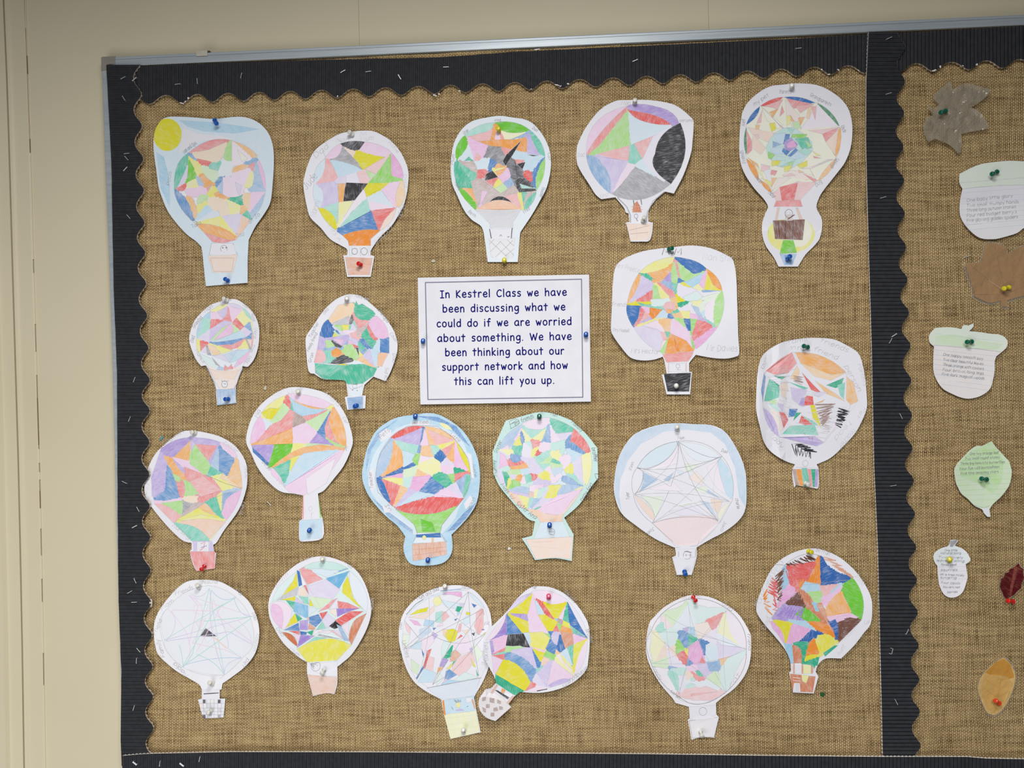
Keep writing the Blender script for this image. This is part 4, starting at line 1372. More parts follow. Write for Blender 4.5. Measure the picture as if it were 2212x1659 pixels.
P 100,5 115,5 130,7 146,15 154,21 158,30 161,45 163,65 163,80 157,95 150,107 138,120 125,132 110,139! 112,143! 112,163 107,164! 88,161! 86,164! 84,147 87,139! 76,135 62,126 54,115 50,100 46,82 46,65 47,45 50,29 56,20 70,11 84,7
E
w1 54,42 85,20 104,22 142,42 152,75 118,116 68,110 52,78
r5 56,40 ^70,26 84,20 89,32 80,42 66,44
o6 87,20 ^118,18 141,41 ^125,50 108,46 93,32
o4 93,32 108,46 125,50 141,42 125,44 105,36
t8 64,45 78,46 73,49
b6 54,42 56,46 53,75 51,60
t6 60,48 71,58 70,68 60,72 54,72 57,58
t8 61,48 72,56 71,59
g4 58,72 68,70 67,77
o4 89,34 92,40 90,50 82,48
o3 77,52 78,72 72,60
c4 70,56 78,50 80,60 74,68
t6 79,51 101,58 97,60
v4 82,57 100,60 94,78 84,70
r7 94,41 106,54 117,65 104,60
o5 108,50 130,64 140,72 120,64
v3 105,63 122,62 112,68
t8 139,47 136,56 130,58 120,55
t5 132,55 140,52 139,70 135,66
o5 142,46 149,52 154,72 146,76 141,70
r7 99,66 106,67 107,76 94,77
v6 94,68 98,68 96,78 91,76
o6 107,75 119,70 116,73
t3 58,74 68,76 72,86
v4 68,74 75,75 74,84
b7 81,80 90,80 87,88 80,89
t8 88,84 94,84 85,93
v5 53,79 ^68,86 70,110 ^56,102 53,79
r6 70,83 76,84 80,92 75,101
c3 60,79 69,84 74,102 71,105
y8 103,76 108,76 115,100 106,90
t5 95,87 108,94 112,98 102,96
r7 94,87 104,95 108,101 91,95
t5 82,98 108,97 112,108 95,107 73,107
v5 72,110 108,109 118,116 110,120
p2 128,94 134,98 120,110
B
n5 84,144 88,144 91,161 88,164
o7 88,144 94,144 96,162 91,161
t6 94,143 100,143 103,163 96,162
r5 100,144 104,144 107,163 103,163
t8 104,144 109,144 108,163 106,163
v6 109,144 112,144 111,163 108,163
Zn6 .8 109,75 130,73 115,100 122,92 14
Zn5 .6 113,85 125,88 117,105 124,104 8
Zn6 .5 86,46 96,47 86,52 95,54 7
Zk9 1.2 134,79 145,81 129,98 136,101 14
Zk9 1.1 80,113 92,114 98,125 110,126 13
Zk8 .9 84,118 86,130 106,124 104,132 7
Zn6 .8 97,107 99,110 108,112 106,114 4
Zk2 .35 56,42 90,32 60,60 80,70 5
Zk2 .35 53,78 75,98 90,60 120,62 7
Zk2 .35 72,108 118,115 105,78 142,78 7
/k3 .6 86,20 90,32 54,42 53,77 71,110 118,115 146,78 141,42 104,22 86,20
/k4 .7 O98,138,3
/k3 .6 88,142 112,143
T 79,12 102,8 6 k4 famil.
T 113,9 143,20 6 k4 friends
T 79,18 94,17 6 k4 mr
T 106,18 132,28 6 k4 friend
T 153,33 160,56 6 k3 Parents
T 139,35 154,62 6 k4 person
T 160,78 152,88 5 k3 Pet
T 149,100 133,120 6 k3 teacher
T 146,92 128,110 6 k3 tead
T 57,104 72,122 6 k4 teddy
T 54,38 60,24 6 k3 cousins
N navy|210,910,4.909|w0|white paper balloon tucked under the left black border, with plain pink-red basket
P 88,12 100,10 115,12 132,17 147,27 157,42 159,55 158,72 150,94 135,115 127,128 123,131! 124,138! 126,140! 125,156! 105,159! 101,150 98,138! 100,136! 100,129! 90,126 75,112 60,94 52,82 50,70 52,55 60,37 70,26
E
p3 68,28 99,16 131,22 150,41 154,71 136,106 120,127 100,127 80,107 60,87 57,60
v6 68,29 ^80,18 98,17 99,19 90,33 80,38 70,34
v5 99,18 ^115,16 130,22 125,25 103,24
v4 99,19 103,24 105,38 101,40
v5 69,34 73,45 72,65 70,72 58,80 ^56,50 69,34
p4 131,22 ^143,26 149,38 ^138,37 131,22
o6 81,38 98,21 97,42
o6 71,37 80,40 94,62 85,56
p4 80,38 97,42 122,58 90,48
v5 80,40 90,48 94,54 88,52
g5 103,25 120,47 115,58 98,45 99,34
r5 104,24 126,26 119,42
v5 129,24 120,46 118,42
b4 128,28 135,55 120,47
b6 129,27 145,40 138,57 129,52
b6 74,48 87,80 72,84 62,82 73,74
r5 92,48 122,60 132,73 128,78 108,86 96,64
r4 96,65 112,58 132,73 110,80
r5 86,64 92,64 95,72 88,80
g5 83,58 86,59 88,66
g5 92,63 98,64 108,77 94,79
t6 120,48 132,55 116,59
y5 131,56 142,70 133,74 122,59
o4 133,56 152,71 130,60
o5 147,40 ^155,55 153,71 138,60
b4 132,74 153,72 135,80
y5 127,78 132,75 131,95
b5 133,76 150,74 136,85 133,100
p5 136,84 ^142,76 153,73 ^150,90 137,105 132,98
t6 116,86 126,80 134,104 124,96
o5 108,90 116,88 126,100 112,96
o3 94,80 108,79 104,86 92,86
k4 90,84 100,87 90,98 92,90
n4 104,86 112,88 88,103
g5 70,87 90,84 90,98 84,96
r4 62,88 ^78,88 88,101 82,106 72,99
p4 62,86 88,82 90,84
y6 86,103 107,93 130,102 ^110,104 86,107
y5 86,105 110,99 136,104 134,106
c5 86,107 ^110,100 136,107 120,125 108,115
t5 82,108 ^108,108 119,126 102,126
y4 133,110 121,125 118,126
S
v4 101,127 122,127 124,139 102,138
w0 106,128 118,128 118,138 106,138
B
r5 98,138 125,138 125,156 105,159
/r8 1 110,130 114,128 113,134 109,137
/v8 1 110,134 116,132
/k4 .6 124,81 152,71
/k4 .6 82,107 110,84
/k4 .6 99,16 101,40
/k5 .8 115,57 136,66 153,71
T 70,26 92,12 5 k4 Illumin
T 133,24 148,34 5 k3 Cadder
T 155,48 157,60 5 k3 Uncle
T 154,85 150,98 5 k3 Lewis
T 79,111 97,125 5 k4 Nursing
T 52,78 55,66 4 k3 Uzz
N paddle|420,830,4.909|w0|paddle-shaped white paper balloon with a long white neck and light blue basket
P 110,3 125,5 140,10 152,20 160,32 165,45 168,60 165,72 158,87 148,100 138,112 131,116! 134,138! 136,142! 136,163 115,167! 111,164 111,145! 114,143! 115,118! 105,116 92,114 80,105 68,90 60,73 55,62 56,50 62,33 72,20 85,10 98,4
E
p1 98,11 ^130,10 147,22 ^163,45 161,66 ^145,100 115,118 95,108 78,86 60,64 ^62,45 71,30 ^82,18 98,11
p4 99,10 ^120,8 146,22 144,24 ^125,30 100,12
b2 71,31 90,14 
s5 101,14 ^112,24 130,27 142,25 ^125,36 112,33 104,26
o6 104,17 ^122,28 140,26 ^122,24 104,17
y5 147,21 148,24 136,27
r6 98,11 101,16 102,26 95,20
t6 103,18 105,27 102,26
y5 71,30 ^82,16 96,12 90,22 83,36 76,37
y8 71,30 80,25 90,26 85,37 76,36
g4 96,20 101,28 ^94,42 80,40 88,30
p5 68,35 ^78,45 73,52 ^65,60 59,63 ^60,45 68,35
s3 75,37 82,42 76,50
r5 101,27 106,30 104,46 66,62 80,44 92,38
o6 104,47 104,63 60,64 80,56
n5 106,30 115,34 118,40 104,46
r5 114,34 130,31 141,27 125,40 118,38
g4 143,27 132,50 118,40
p4 104,46 118,41 130,51 123,62 105,62
b7 143,30 138,48 138,57 130,51
v6 130,52 146,64 122,62
r5 143,32 142,42 154,65 140,56 138,46
o6 147,24 ^163,45 161,66 150,60 143,42
g5 140,57 160,67 148,64
v6 60,65 84,65 80,84
b8 61,66 78,83 78,87 62,72
g8 86,64 104,63 104,70 84,85 78,90 80,80
y5 105,63 118,63 117,66 102,72
g4 120,63 144,64 118,67
o6 83,88 ^105,65 135,64 160,68 ^130,68 98,80 83,88
y6 103,78 112,75 104,90 100,93
t6 84,89 102,81 100,95 96,104
s4 116,73 152,70 95,109 102,92 110,78
p4 95,109 155,71 ^145,100 116,118 100,114
p2 118,100 150,78 140,105 120,117
p4 80,88 ^92,94 92,105 82,96
S
r5 114,118 116,118 116,143 113,143
g6 131,116 133,118 135,142 133,142
B
s4 111,144 136,143 135,163 112,166
/k3 .7 O123,132,2
/k3 .7 124,136 124,143
/k3 .7 124,138 128,134
T 84,17 96,8 5 k2 Don
T 99,11 114,7 5 k2 kery
T 137,10 152,24 6 k3 friend
T 67,36 70,28 5 k4 Mia
T 157,35 160,42 4 k4 Cat
T 71,83 79,92 5 k5 Jess
T 86,101 95,110 5 k3 Tom
T 161,70 163,66 4 k4 pet
N cloudy|680,880,4.909|s5|wide blue-edged paper balloon ringed by small clouds, with brown brick-pattern basket
P 105,8 120,6 132,8 145,15 158,26 168,42 174,60 175,80 172,100 165,113 155,125 145,135! 146,150 142,160 133,166 115,168 102,166 96,158 94,148 96,137! 88,126 75,115 60,98 53,85 50,72 52,58 56,42 65,25 78,15 90,10
S
s3 105,17 ^140,15 158,38 ^175,75 152,108 ^150,120 134,135 105,135 ^70,110 60,90 ^50,55 80,28 ^90,18 105,17
b6 105,9 130,10 150,20 165,42 160,38 140,18 115,11
b6 172,100 160,118 148,130 140,132 158,112
b5 90,11 66,27 56,45 54,70 60,45 72,26
b5 60,95 80,112 104,130 104,134 78,116
w1 102,15 122,14 121,19 103,19
y4 132,16 ^142,17 146,24 ^136,24 132,16
w1 68,28 76,22 81,24 81,30 70,37
w1 57,68 62,65 64,85 60,90 57,82
w1 71,103 80,106 81,111 74,112
w1 165,93 169,100 160,108 158,102
w1 142,28 148,28 154,34 150,38
w1 162,48 166,50 169,75 164,74
E
p2 80,32 ^95,17 115,20 ^140,22 149,35 ^163,50 165,69 ^166,85 158,97 150,106 135,125 133,133 108,133 106,125 ^90,108 81,104 ^66,90 65,75 ^64,50 80,32
r7 82,32 ^95,18 114,20 ^100,31 82,32
o5 117,20 ^138,21 149,34 ^130,32 117,20
v5 84,34 113,22 112,39 105,39
b7 115,22 117,22 113,36 111,38
p4 116,22 122,40 112,41 114,34
o5 117,21 128,40 121,41
r4 119,23 148,35 129,40
y6 130,40 148,36 142,41 134,44
r5 135,45 147,38 141,52
o6 148,37 147,58 140,52
p5 149,36 163,66 148,62
y8 150,36 ^163,50 165,68 ^154,56 150,36
b4 83,33 ^66,42 65,70 66,73 ^84,60 83,33
o6 83,35 ^97,50 93,62 72,73 ^84,60 83,35
t4 85,35 ^105,40 110,40 109,48 104,54 92,45
s4 93,45 107,50 103,58 94,64
b6 110,41 113,40 112,48 108,48
g6 107,49 112,50 109,61 103,56
o5 113,41 122,40 125,52 118,54 112,50
t4 122,40 129,40 132,45 126,50
b8 133,45 139,52 134,58 127,54
p3 112,51 125,53 110,59
y4 126,54 132,57 133,64 123,72 109,64 110,60
v3 138,54 147,60 142,62 134,60
p4 133,62 147,62 147,70 140,71
t8 147,64 158,67 148,70
b8 70,75 ^90,66 103,59 106,61 ^90,72 70,75
g3 94,66 109,62 106,72 94,74
p6 72,74 93,70 93,74
y5 72,75 93,75 93,82
o5 109,66 119,72 107,73
t3 94,75 104,74 101,84 94,82
p6 104,74 123,72 110,88 101,86
t7 127,72 140,71 145,80 139,85 126,76
g6 141,71 148,70 147,80
r6 149,71 164,69 149,78
b8 66,76 ^80,80 81,100 ^68,92 66,76
r6 72,76 90,84 82,104
o5 91,83 98,88 84,105
v4 100,86 107,88 86,105
b7 124,75 137,84 127,92 112,89
s4 110,90 126,92 90,104
v3 140,85 150,80 157,96
p4 138,86 157,96 127,93
b5 150,79 161,70 157,92
t6 162,71 ^167,82 158,95 ^156,85 162,71
r7 85,107 ^120,92 157,97 ^120,128 85,107
g6 85,108 ^115,120 148,106 135,125 133,132 109,133 105,124
g8 112,118 125,122 128,132 114,132
B
b8 107,135 133,133 134,138 108,140
s2 107,138 135,138 139,144 104,144
u5 103,145 139,142 140,156 104,163
y5 @116,138,2,2.4
o5 124,138 126,138 126,143 124,143
/u7 .6 104,151 139,148
/u7 .6 104,157 139,152
/u7 .6 110,144 111,161
/u7 .6 118,144 118,160
/u7 .6 126,143 126,158
/u7 .6 133,143 133,156
/k5 .7 83,30 70,48 66,60 64,75 67,90 81,103 105,124 109,133 105,142
/k5 .7 84,30 98,20 114,19 130,20 149,34 163,55 166,75 157,98 135,124 133,133 140,143
T 70,34 80,25 5 k5 Pets
T 103,18 121,17 4 k5 best friends
T 143,29 153,37 4 k5 Little
T 62,86 60,68 4 k5 Teacher
T 167,60 169,74 4 k5 Auntie
T 168,95 162,107 4 k5 Uncle
T 74,104 80,110 4 k5 In
N mint|950,880,4.909|t3|angular mint-edged paper balloon with many pastel slivers and a large peach basket
P 85,10! 105,5 122,7 140,14! 155,28 167,43! 168,75! 160,85 148,103 132,117! 142,135! 140,163! 122,160 101,162! 93,148 87,139! 98,136! 101,121! 92,117 75,98 63,83 57,70! 56,47! 62,32 70,14!
E
s3 88,17 ^102,10 117,11 ^130,14 142,22 ^156,34 160,47 ^164,70 152,84 ^142,100 128,118 105,118 90,107 70,87 ^60,75 61,64 ^59,52 63,44 ^70,28 88,17
p3 88,17 ^102,10 117,11 ^114,24 100,24 ^92,22 88,17
t6 117,11 142,22 ^140,28 133,31 ^118,28 117,11
r6 142,23 ^157,34 160,47 155,48 ^145,42 139,36
y4 160,48 ^164,65 156,84 ^145,62 152,50
b4 63,44 ^66,28 87,18 ^80,40 63,44
s4 62,46 61,64 ^67,56 62,46
v3 62,66 ^58,76 70,86 ^70,72 62,66
c5 71,88 ^86,92 90,108 ^80,104 71,88
t4 88,20 ^102,26 112,22 98,33
y4 98,33 112,23 107,34
p4 86,22 84,30 66,44 ^78,38 86,22
y6 84,32 87,40 81,40
b6 86,26 89,32 88,40 86,36
y4 88,25 97,34 92,36
t6 80,42 88,40 86,50 79,48
t3 92,36 98,36 97,44
r5 96,34 105,36 99,43
v2 89,38 97,44 94,52 87,50
b5 116,18 117,37 109,36
p3 110,37 117,38 117,44 107,46
y5 97,46 103,44 99,50
r7 103,46 106,49 103,51
t4 103,52 117,46 115,52 104,60
g4 106,60 117,52 117,59
p3 117,18 119,36 130,38 122,28
v3 122,28 140,26 132,36
b6 138,30 137,43 132,36
b6 140,36 155,48 152,50 139,44
t3 118,38 134,34 128,48 118,44
s4 137,44 152,50 140,55
y4 63,45 78,48 72,49
v3 64,47 72,52 72,58
b6 76,50 86,52 84,56 78,58
p5 64,48 70,52 72,60 63,65
r6 71,55 80,60 88,58 84,64 73,64
o6 73,63 90,60 94,64 76,66
t3 62,66 73,62 76,66
g4 74,66 86,66 84,71 73,71
t7 67,69 72,72 71,84 69,80
y6 73,76 76,80 71,86
v3 74,71 82,72 78,77
o6 82,72 89,73 86,78 80,77
g6 78,76 84,80 72,87
p3 88,72 92,80 86,79
t5 90,72 97,72 96,79 92,81
r6 97,71 102,72 99,77
v3 95,59 104,60 108,68 98,70 94,64
s4 85,66 95,64 92,71
v3 86,53 100,57 94,60
t4 104,60 116,60 110,66
g4 117,59 129,61 118,65
t6 119,58 122,55 127,60
y4 118,48 128,44 124,56
y6 106,71 113,68 117,71 116,77 108,75
p3 112,66 118,62 118,70
p3 117,72 126,72 120,78
b3 118,66 127,65 122,74
p3 128,55 140,52 132,62
y6 135,66 141,62 138,71
t4 137,70 150,82 143,80
v3 142,62 150,50 152,80
b5 132,76 140,75 150,83
v4 104,77 116,78 110,84 100,80
v4 72,88 95,92 94,95 80,92
b4 74,88 98,83 94,92
t3 88,82 98,80 94,86
u4 95,89 100,88 99,95 94,95
p3 95,82 100,84 100,90 95,89
p4 101,85 112,80 106,88
y4 101,88 104,88 102,96 100,95
t3 105,86 112,86 108,96 103,96
y6 116,86 127,85 123,95 113,95
b4 127,86 148,84 136,92 124,92
y5 150,85 142,90 133,93
v3 113,88 116,86 108,98 100,108
y5 83,92 95,96 92,108
t4 95,96 100,96 93,108
b4 100,97 108,96 97,108
t6 100,109 140,92 125,96
v3 95,108 124,96 110,98
p4 104,108 ^122,92 150,87 ^140,105 126,114 ^114,115 104,108
c4 152,86 ^142,102 130,115 ^136,102 152,86
c5 91,108 104,109 ^118,116 131,113 130,121 107,122 103,115
S
s3 107,122 130,121 138,138 100,139
B
c4 91,140 141,137 139,161 122,159 102,161
/u4 1 106,123 100,138
/u4 1 131,121 138,137
Zk4 .8 117,130 121,130 116,138 121,138 6
/k5 1 O119,132,3
/u4 1 98,143 120,142
/u3 1 97,147 130,150
T 74,23 85,18 9 k7 B
T 80,20 100,11 6 k7 est friends
T 117,8 124,10 5 k7 Nan
T 139,16 150,26 5 k7 Mummy
T 161,43 164,58 5 k7 brother
T 164,70 166,78 5 k7 D
T 160,80 149,98 5 k7 Day Rosa
T 64,82 76,98 5 k7 Miss W
T 80,103 101,119 6 k7 Sister Ana
T 61,73 59,56 4 k7 Mummy
T 60,49 66,36 4 k7 Sister
N ice|1250,910,4.909|w0|large hardly coloured white paper balloon with a blue-shaded rim and folded basket corner
P 84,4 105,2 122,3 140,4 155,11 168,30 176,50 178,70 177,92 170,105 155,117 140,125 128,132! 125,134! 125,145 120,163! 104,163! 99,144! 103,142 102,134! 97,132 80,124 60,110 45,97 38,78 38,60 42,40 50,24 62,12
S
b3 84,4 105,2 122,3 140,4 155,11 168,30 176,50 178,70 177,92 170,80 166,50 155,24 140,12 115,9 90,11 66,24 52,42 44,62 43,80 46,97 38,78 38,60 42,40 50,24 62,12
E
w1 106,21 ^135,18 152,37 ^168,55 163,84 150,107 126,131 102,132 78,108 ^60,95 58,77 ^53,60 62,49 ^75,25 106,21
s3 62,49 ^75,24 106,21 ^98,45 70,50 62,49
s2 108,22 ^135,22 150,37 ^140,44 125,42 ^112,35 108,22
s4 150,38 ^170,60 162,83 157,78 ^150,60 147,42
y2 162,85 ^155,92 150,106 147,100 ^150,90 160,86
c4 59,78 ^72,85 80,98 80,106 ^64,92 59,78
c4 140,82 153,84 148,98 142,92
b4 69,54 84,62 66,74 64,76 ^70,65 68,53
b4 90,62 101,54 96,64
s3 102,50 112,54 108,58
g2 112,45 126,46 120,53 114,54
c3 116,60 125,53 134,62 130,68
g2 122,72 134,68 136,73 134,77
b4 137,72 142,76 150,82 136,76
g2 66,79 90,80 82,102 ^74,86 66,79
g2 100,90 130,85 112,90
v2 95,96 118,88 135,100 108,100
b3 128,84 138,86 146,102
r2 78,108 ^112,96 145,101 148,108 126,131 102,132
p2 106,25 104,45 72,52 ^96,44 106,25
p2 136,48 147,42 ^150,62 157,78 ^140,70 136,48
p2 74,72 100,64 110,74
B
w0 104,136 125,135 124,144 100,144
w1 100,145 124,144 120,162 104,163
/k5 .6 106,21 ^135,18 152,37 ^168,55 163,84 150,107 128,126 126,132 102,134
/k5 .7 106,21 ^75,25 62,49 ^53,60 58,77 ^60,95 78,108 100,128
/k5 .7 106,21 ^98,45 70,51 62,49
/k6 .8 62,49 68,53 ^70,65 60,77
/k4 .6 59,78 ^110,72 160,85
/k4 .6 59,77 ^100,84 148,106
/k4 .6 68,52 ^110,75 148,106
/k4 .6 62,49 ^100,58 160,85
/k5 .7 106,21 ^108,60 78,108
/k5 .7 106,21 ^116,70 148,106
/k4 .6 106,21 ^115,60 160,85
/k4 .6 107,22 ^104,50 59,77
/k5 .7 152,37 ^110,55 62,50
/k5 .7 152,37 ^110,56 59,77
/k4 .6 152,37 ^115,85 78,108
/k3 .6 152,37 ^136,60 148,106
/k5 .7 152,37 ^140,44 106,22
/k4 .6 78,108 ^115,86 160,85
/k5 .7 78,108 ^110,97 148,104
/k4 .6 59,78 ^82,85 80,106
/k6 1 104,21 106,28
/k6 .8 106,138 106,145
/k6 .8 124,136 124,144
/k6 .7 O115,142,4
/k6 1 112,138 120,139
/k6 .6 O114,142,.7
/k6 .6 O118,142,.7
/k4 .5 120,162 124,146
T 105,19 112,19 4 k5 Mum
T 151,32 157,34 4 k5 Dad
T 166,82 168,93 4 k5 charlie
T 154,106 150,116 4 k4 Jaxco
T 79,112 72,118 4 k5 Joel
T 54,83 53,75 4 k5 Tyler
T 56,52 59,44 4 k5 Finn
N checker|220,1230,4.909|w0|pale white paper balloon with one small black triangle and a checkered basket
P 90,13 108,11 125,13 140,21 155,33 164,50 167,68 163,88 152,103 138,114 128,121! 127,127! 125,128! 125,137! 131,137! 129,157! 108,158! 105,150 102,138! 106,137! 106,127! 103,122 95,117 78,107 62,93 57,83 55,62 60,45 75,25
S
b0 90,13 108,11 125,13 140,21 155,33 164,50 167,68 163,88 152,103 138,114 128,121 127,127 106,127 103,122 95,117 78,107 62,93 57,83 55,62 60,45 75,25
E
b1 113,17 ^140,20 155,45 ^170,80 150,93 ^140,105 130,112 ^110,112 88,105 ^65,90 66,75 ^58,50 70,41 ^85,20 113,17
s1 98,38 113,38 108,48 98,46
s1 117,60 125,57 134,64 122,70
s1 108,72 118,72 112,78
p2 118,32 124,44 116,42
p2 100,56 110,52 104,64
k7 110,62 122,71 104,71
p2 116,112 ^105,112 90,106 ^110,116 130,112 
B
w0 105,128 126,127 126,138 106,138
w0 102,138 131,137 129,157 108,158
k7 107,138 110,138 110,142 107,142
k7 123,138 126,138 126,142 123,142
k7 107,154 110,154 110,158 107,158
k4 123,154 126,154 126,157 123,157
c3 103,142 107,142 107,147 104,147
c2 115,138 119,138 119,142 115,142
k2 107,147 110,147 110,151 107,151
k2 115,147 119,147 119,151 115,151
k2 123,147 126,147 126,151 123,151
k2 111,142 115,142 115,147 111,147
/k9 1.8 108,132 124,131
/k5 .5 103,142 131,142
/k5 .5 104,147 130,147
/k5 .5 105,151 130,151
/k5 .5 106,154 129,154
/k5 .5 107,138 109,158
/k5 .5 111,138 112,158
/k5 .5 115,138 116,158
/k5 .5 119,138 119,158
/k5 .5 123,138 123,158
/k5 .5 127,138 126,157
/p4 1.2 92,28 160,50
/p4 1.2 92,27 ^120,40 96,78
/t4 1.2 114,20 96,90 86,104
/t4 1 114,20 ^120,60 130,110
/p4 1.4 75,43 116,44 160,78
/v4 1.2 68,76 ^110,70 135,66 160,80
/t4 1 66,75 142,30
/v4 1 67,75 158,50
/t4 1.4 84,104 158,52
/t4 1.2 86,102 120,42 142,30
/p4 1.4 96,78 130,85 148,93
/p4 1.2 70,42 ^100,70 92,98 86,104
/p4 1.6 93,28 102,38 92,80
/v4 1.2 130,112 ^110,60 116,22
/t4 1.2 130,112 ^120,96 100,90
/b4 1 86,102 ^115,92 148,94
/c5 2.4 119,72 133,84
/t4 1.4 108,55 160,50
/p4 1.2 144,54 ^160,66 158,78
/t4 1.2 82,80 ^86,92 86,104
/t4 1 134,84 148,94
/v4 1 74,44 ^84,60 68,76
/v4 1 94,26 ^105,34 114,20
/b4 1 116,22 ^128,38 142,29
/b4 1 140,30 ^145,50 158,50
/v4 1 130,112 ^128,98 148,94
/v4 1 122,44 ^135,70 134,84
/p4 1.2 100,88 ^110,70 124,44 128,36
/k4 .5 113,17 ^140,20 155,45 ^170,80 150,93 ^140,105 125,116
/k4 .5 113,17 ^85,20 70,41 ^58,50 63,70 ^66,90 84,102
T 106,15 124,15 5 k4 teacher
T 78,28 97,21 5 k4 Friends
T 64,44 76,34 5 k4 Mam
T 57,70 64,54 5 k4 Friend
T 67,93 61,74 5 k5 Family
T 92,112 78,98 5 k5 Nadia
T 141,22 147,28 4 k4 Pa
T 159,46 162,54 4 k4 Dad
T 164,68 160,86 5 k3 cousin
T 154,94 148,102 5 k4 pet
N jewel|470,1190,4.909|w0|round paper balloon in strong colours with a wide yellow bottom segment above its basket
P 90,11 105,6 120,7 140,15 152,27 160,45 163,62 160,78 152,95 142,110 132,119 127,123! 127,140 124,152! 115,151 101,154! 98,142 95,130 95,118! 85,112 70,98 60,82 55,70 54,55 58,43 68,28 80,17
S
t2 85,20 ^110,2 141,18 ^162,38 158,65 143,97 127,117 95,118 83,104 66,86 56,55 62,40
E
t3 86,20 ^112,2 139,19 ^112,30 86,20
t2 85,21 ^60,38 58,54 64,50 80,32
s2 140,21 ^164,40 158,65 148,55 140,40
y8 84,22 85,38 68,48 80,32
b8 84,20 87,22 90,36 86,38
r5 87,21 103,24 112,30 95,36
p2 88,24 94,36 90,38
s3 103,22 126,24 115,28
s8 115,29 140,21 129,40 120,36
y8 138,26 144,50 154,62 146,56 132,44 133,36
k3 62,53 68,48 86,38 84,47
c4 86,40 91,38 96,48 85,47
r7 91,37 94,36 97,47
v3 95,37 115,30 130,41 122,51 97,48
y8 66,52 83,48 82,53
t7 72,52 82,54 80,62
g3 97,48 122,51 108,62 98,57
t5 86,48 96,49 97,57 92,56
v4 84,49 92,56 82,54
y8 98,51 102,59 97,58
s7 82,54 96,58 96,70 93,71 80,64
s3 97,59 106,62 96,69
r5 122,52 127,50 118,61 106,65
v2 127,50 128,54 126,61 118,62
r6 127,53 138,55 151,61 128,61
v7 126,61 151,61 140,64 127,70
r7 140,64 155,64 130,80 124,74
c3 119,62 126,61 126,70 120,66
r7 108,66 117,64 111,73
v3 116,66 125,73 116,82 111,74
b7 97,70 107,67 111,74 104,81 97,76
u5 94,71 97,70 97,74
v6 87,74 96,73 96,84 87,84
u6 97,76 104,82 102,84 96,83
t5 111,75 115,82 104,84
k9 118,80 125,74 132,80 124,83
s6 83,64 84,70 90,72
y8 82,66 86,75 71,82
t8 82,66 90,72 85,75
b7 86,76 87,85 70,84
p3 56,56 ^70,48 79,63 ^78,76 70,84 ^54,72 56,56
p5 58,56 ^74,56 68,83 ^52,70 58,56
u8 68,86 ^84,86 85,102 ^76,96 68,86
r7 75,85 87,85 87,89
p4 80,88 87,89 87,98
b8 87,85 95,86 94,89 88,89
t8 94,86 102,84 100,90
p2 104,84 116,83 100,90
v7 88,89 103,90 84,103
t5 103,91 116,92 92,100
k4 108,88 134,94 106,90
p3 106,86 122,84 118,88
r4 118,84 126,84 134,94
b5 126,78 131,80 140,96 134,95
s3 120,80 116,84 110,84
v3 122,84 128,84 132,92
p3 132,80 139,75 139,90
u7 158,66 142,100 139,94 ^140,75 150,70
y7 84,104 ^115,84 142,100 127,116 95,118
B
w0 95,118 127,117 127,133 95,132
u4 95,131 127,134 124,151 101,153
/k5 .8 O104,122,5
Zk5 .8 98,119 100,126 100,119 108,119 4
/k7 .8 102,121 102,122
/k7 .8 106,121 106,122
/p4 1 99,127 109,130
/k3 .5 86,20 95,36 110,62
T 63,40 75,25 4 k3 Anna
T 135,14 142,19 4 k4 Max
T 163,50 162,62 4 k3 Uncle
T 76,104 86,112 4 k4 Mum
T 62,82 68,91 4 k4 Dad
T 88,13 102,8 4 k2 Nan
N mosaic|800,1250,4.909|w0|white mosaic-patterned paper balloon with a pale green gridded basket
P 78,8 95,7 108,11 118,20 126,33 129,50 129,75 126,92 120,108 112,122 110,126! 117,163! 85,170! 78,144! 75,128! 60,120 47,110 38,95 32,75 30,60 32,45 38,32 50,20 64,12
E
w1 62,18 100,12 ^116,18 122,32 128,60 124,90 117,105 110,125 76,128 62,116 48,106 ^32,80 34,60 36,44 ^46,26 62,18
s3 36,44 ^44,26 60,20 76,14 100,12 66,19 ^48,26 36,44
p6 76,17 82,14 97,14 97,20 86,17
s3 104,14 ^115,20 121,31 ^112,28 104,14
s3 74,22 97,27 92,32 80,30
y4 68,20 74,18 76,26 70,30 66,24
y8 41,39 50,33 62,30 60,35
c4 40,41 60,36 68,28 68,34 58,43
p6 41,43 50,45 54,50 47,49
r3 36,46 43,52 42,60 38,54
g2 35,58 42,60 39,75 34,68
g3 43,85 52,92 50,102 44,98
t4 69,36 76,34 76,47 69,46
r4 76,35 80,35 84,40 76,47
s5 58,43 68,45 67,51 56,50
b3 52,54 62,50 65,56 52,65
b7 66,52 70,52 67,55
p4 70,51 77,45 77,50
v5 66,56 72,60 66,67 64,62
p3 54,64 66,60 68,66 56,80
s4 51,65 54,66 54,75 42,74
o4 77,53 84,54 79,62 77,60
y8 82,54 88,53 93,56 90,66 84,68 79,61
t8 92,29 98,30 94,36 90,34
v4 94,26 100,26 98,30 95,29
s5 92,35 96,36 92,40
y8 102,35 106,36 106,39 101,38
b8 107,26 113,28 110,31
r4 120,33 121,38 112,46 112,36 118,31
r4 113,42 120,36 120,54 114,60 110,50
b8 89,43 93,42 90,45
s3 98,43 104,38 106,46 100,50
r4 94,48 97,47 96,56 92,58
c4 97,55 106,54 102,60
r7 96,59 98,61 91,65
k8 107,58 111,57 110,61
r5 114,55 117,57 115,60
b9 118,53.500 121,53.500 121,54.500 118,54.500
y7 121,57 124,57 117,62
t2 78,66 86,68 76,84 75,74
t8 86,71 88,70 86,82 80,86 77,84
v6 76,84 83,86 78,94 73,93
u5 86,78 90,75 97,81 88,88 84,88
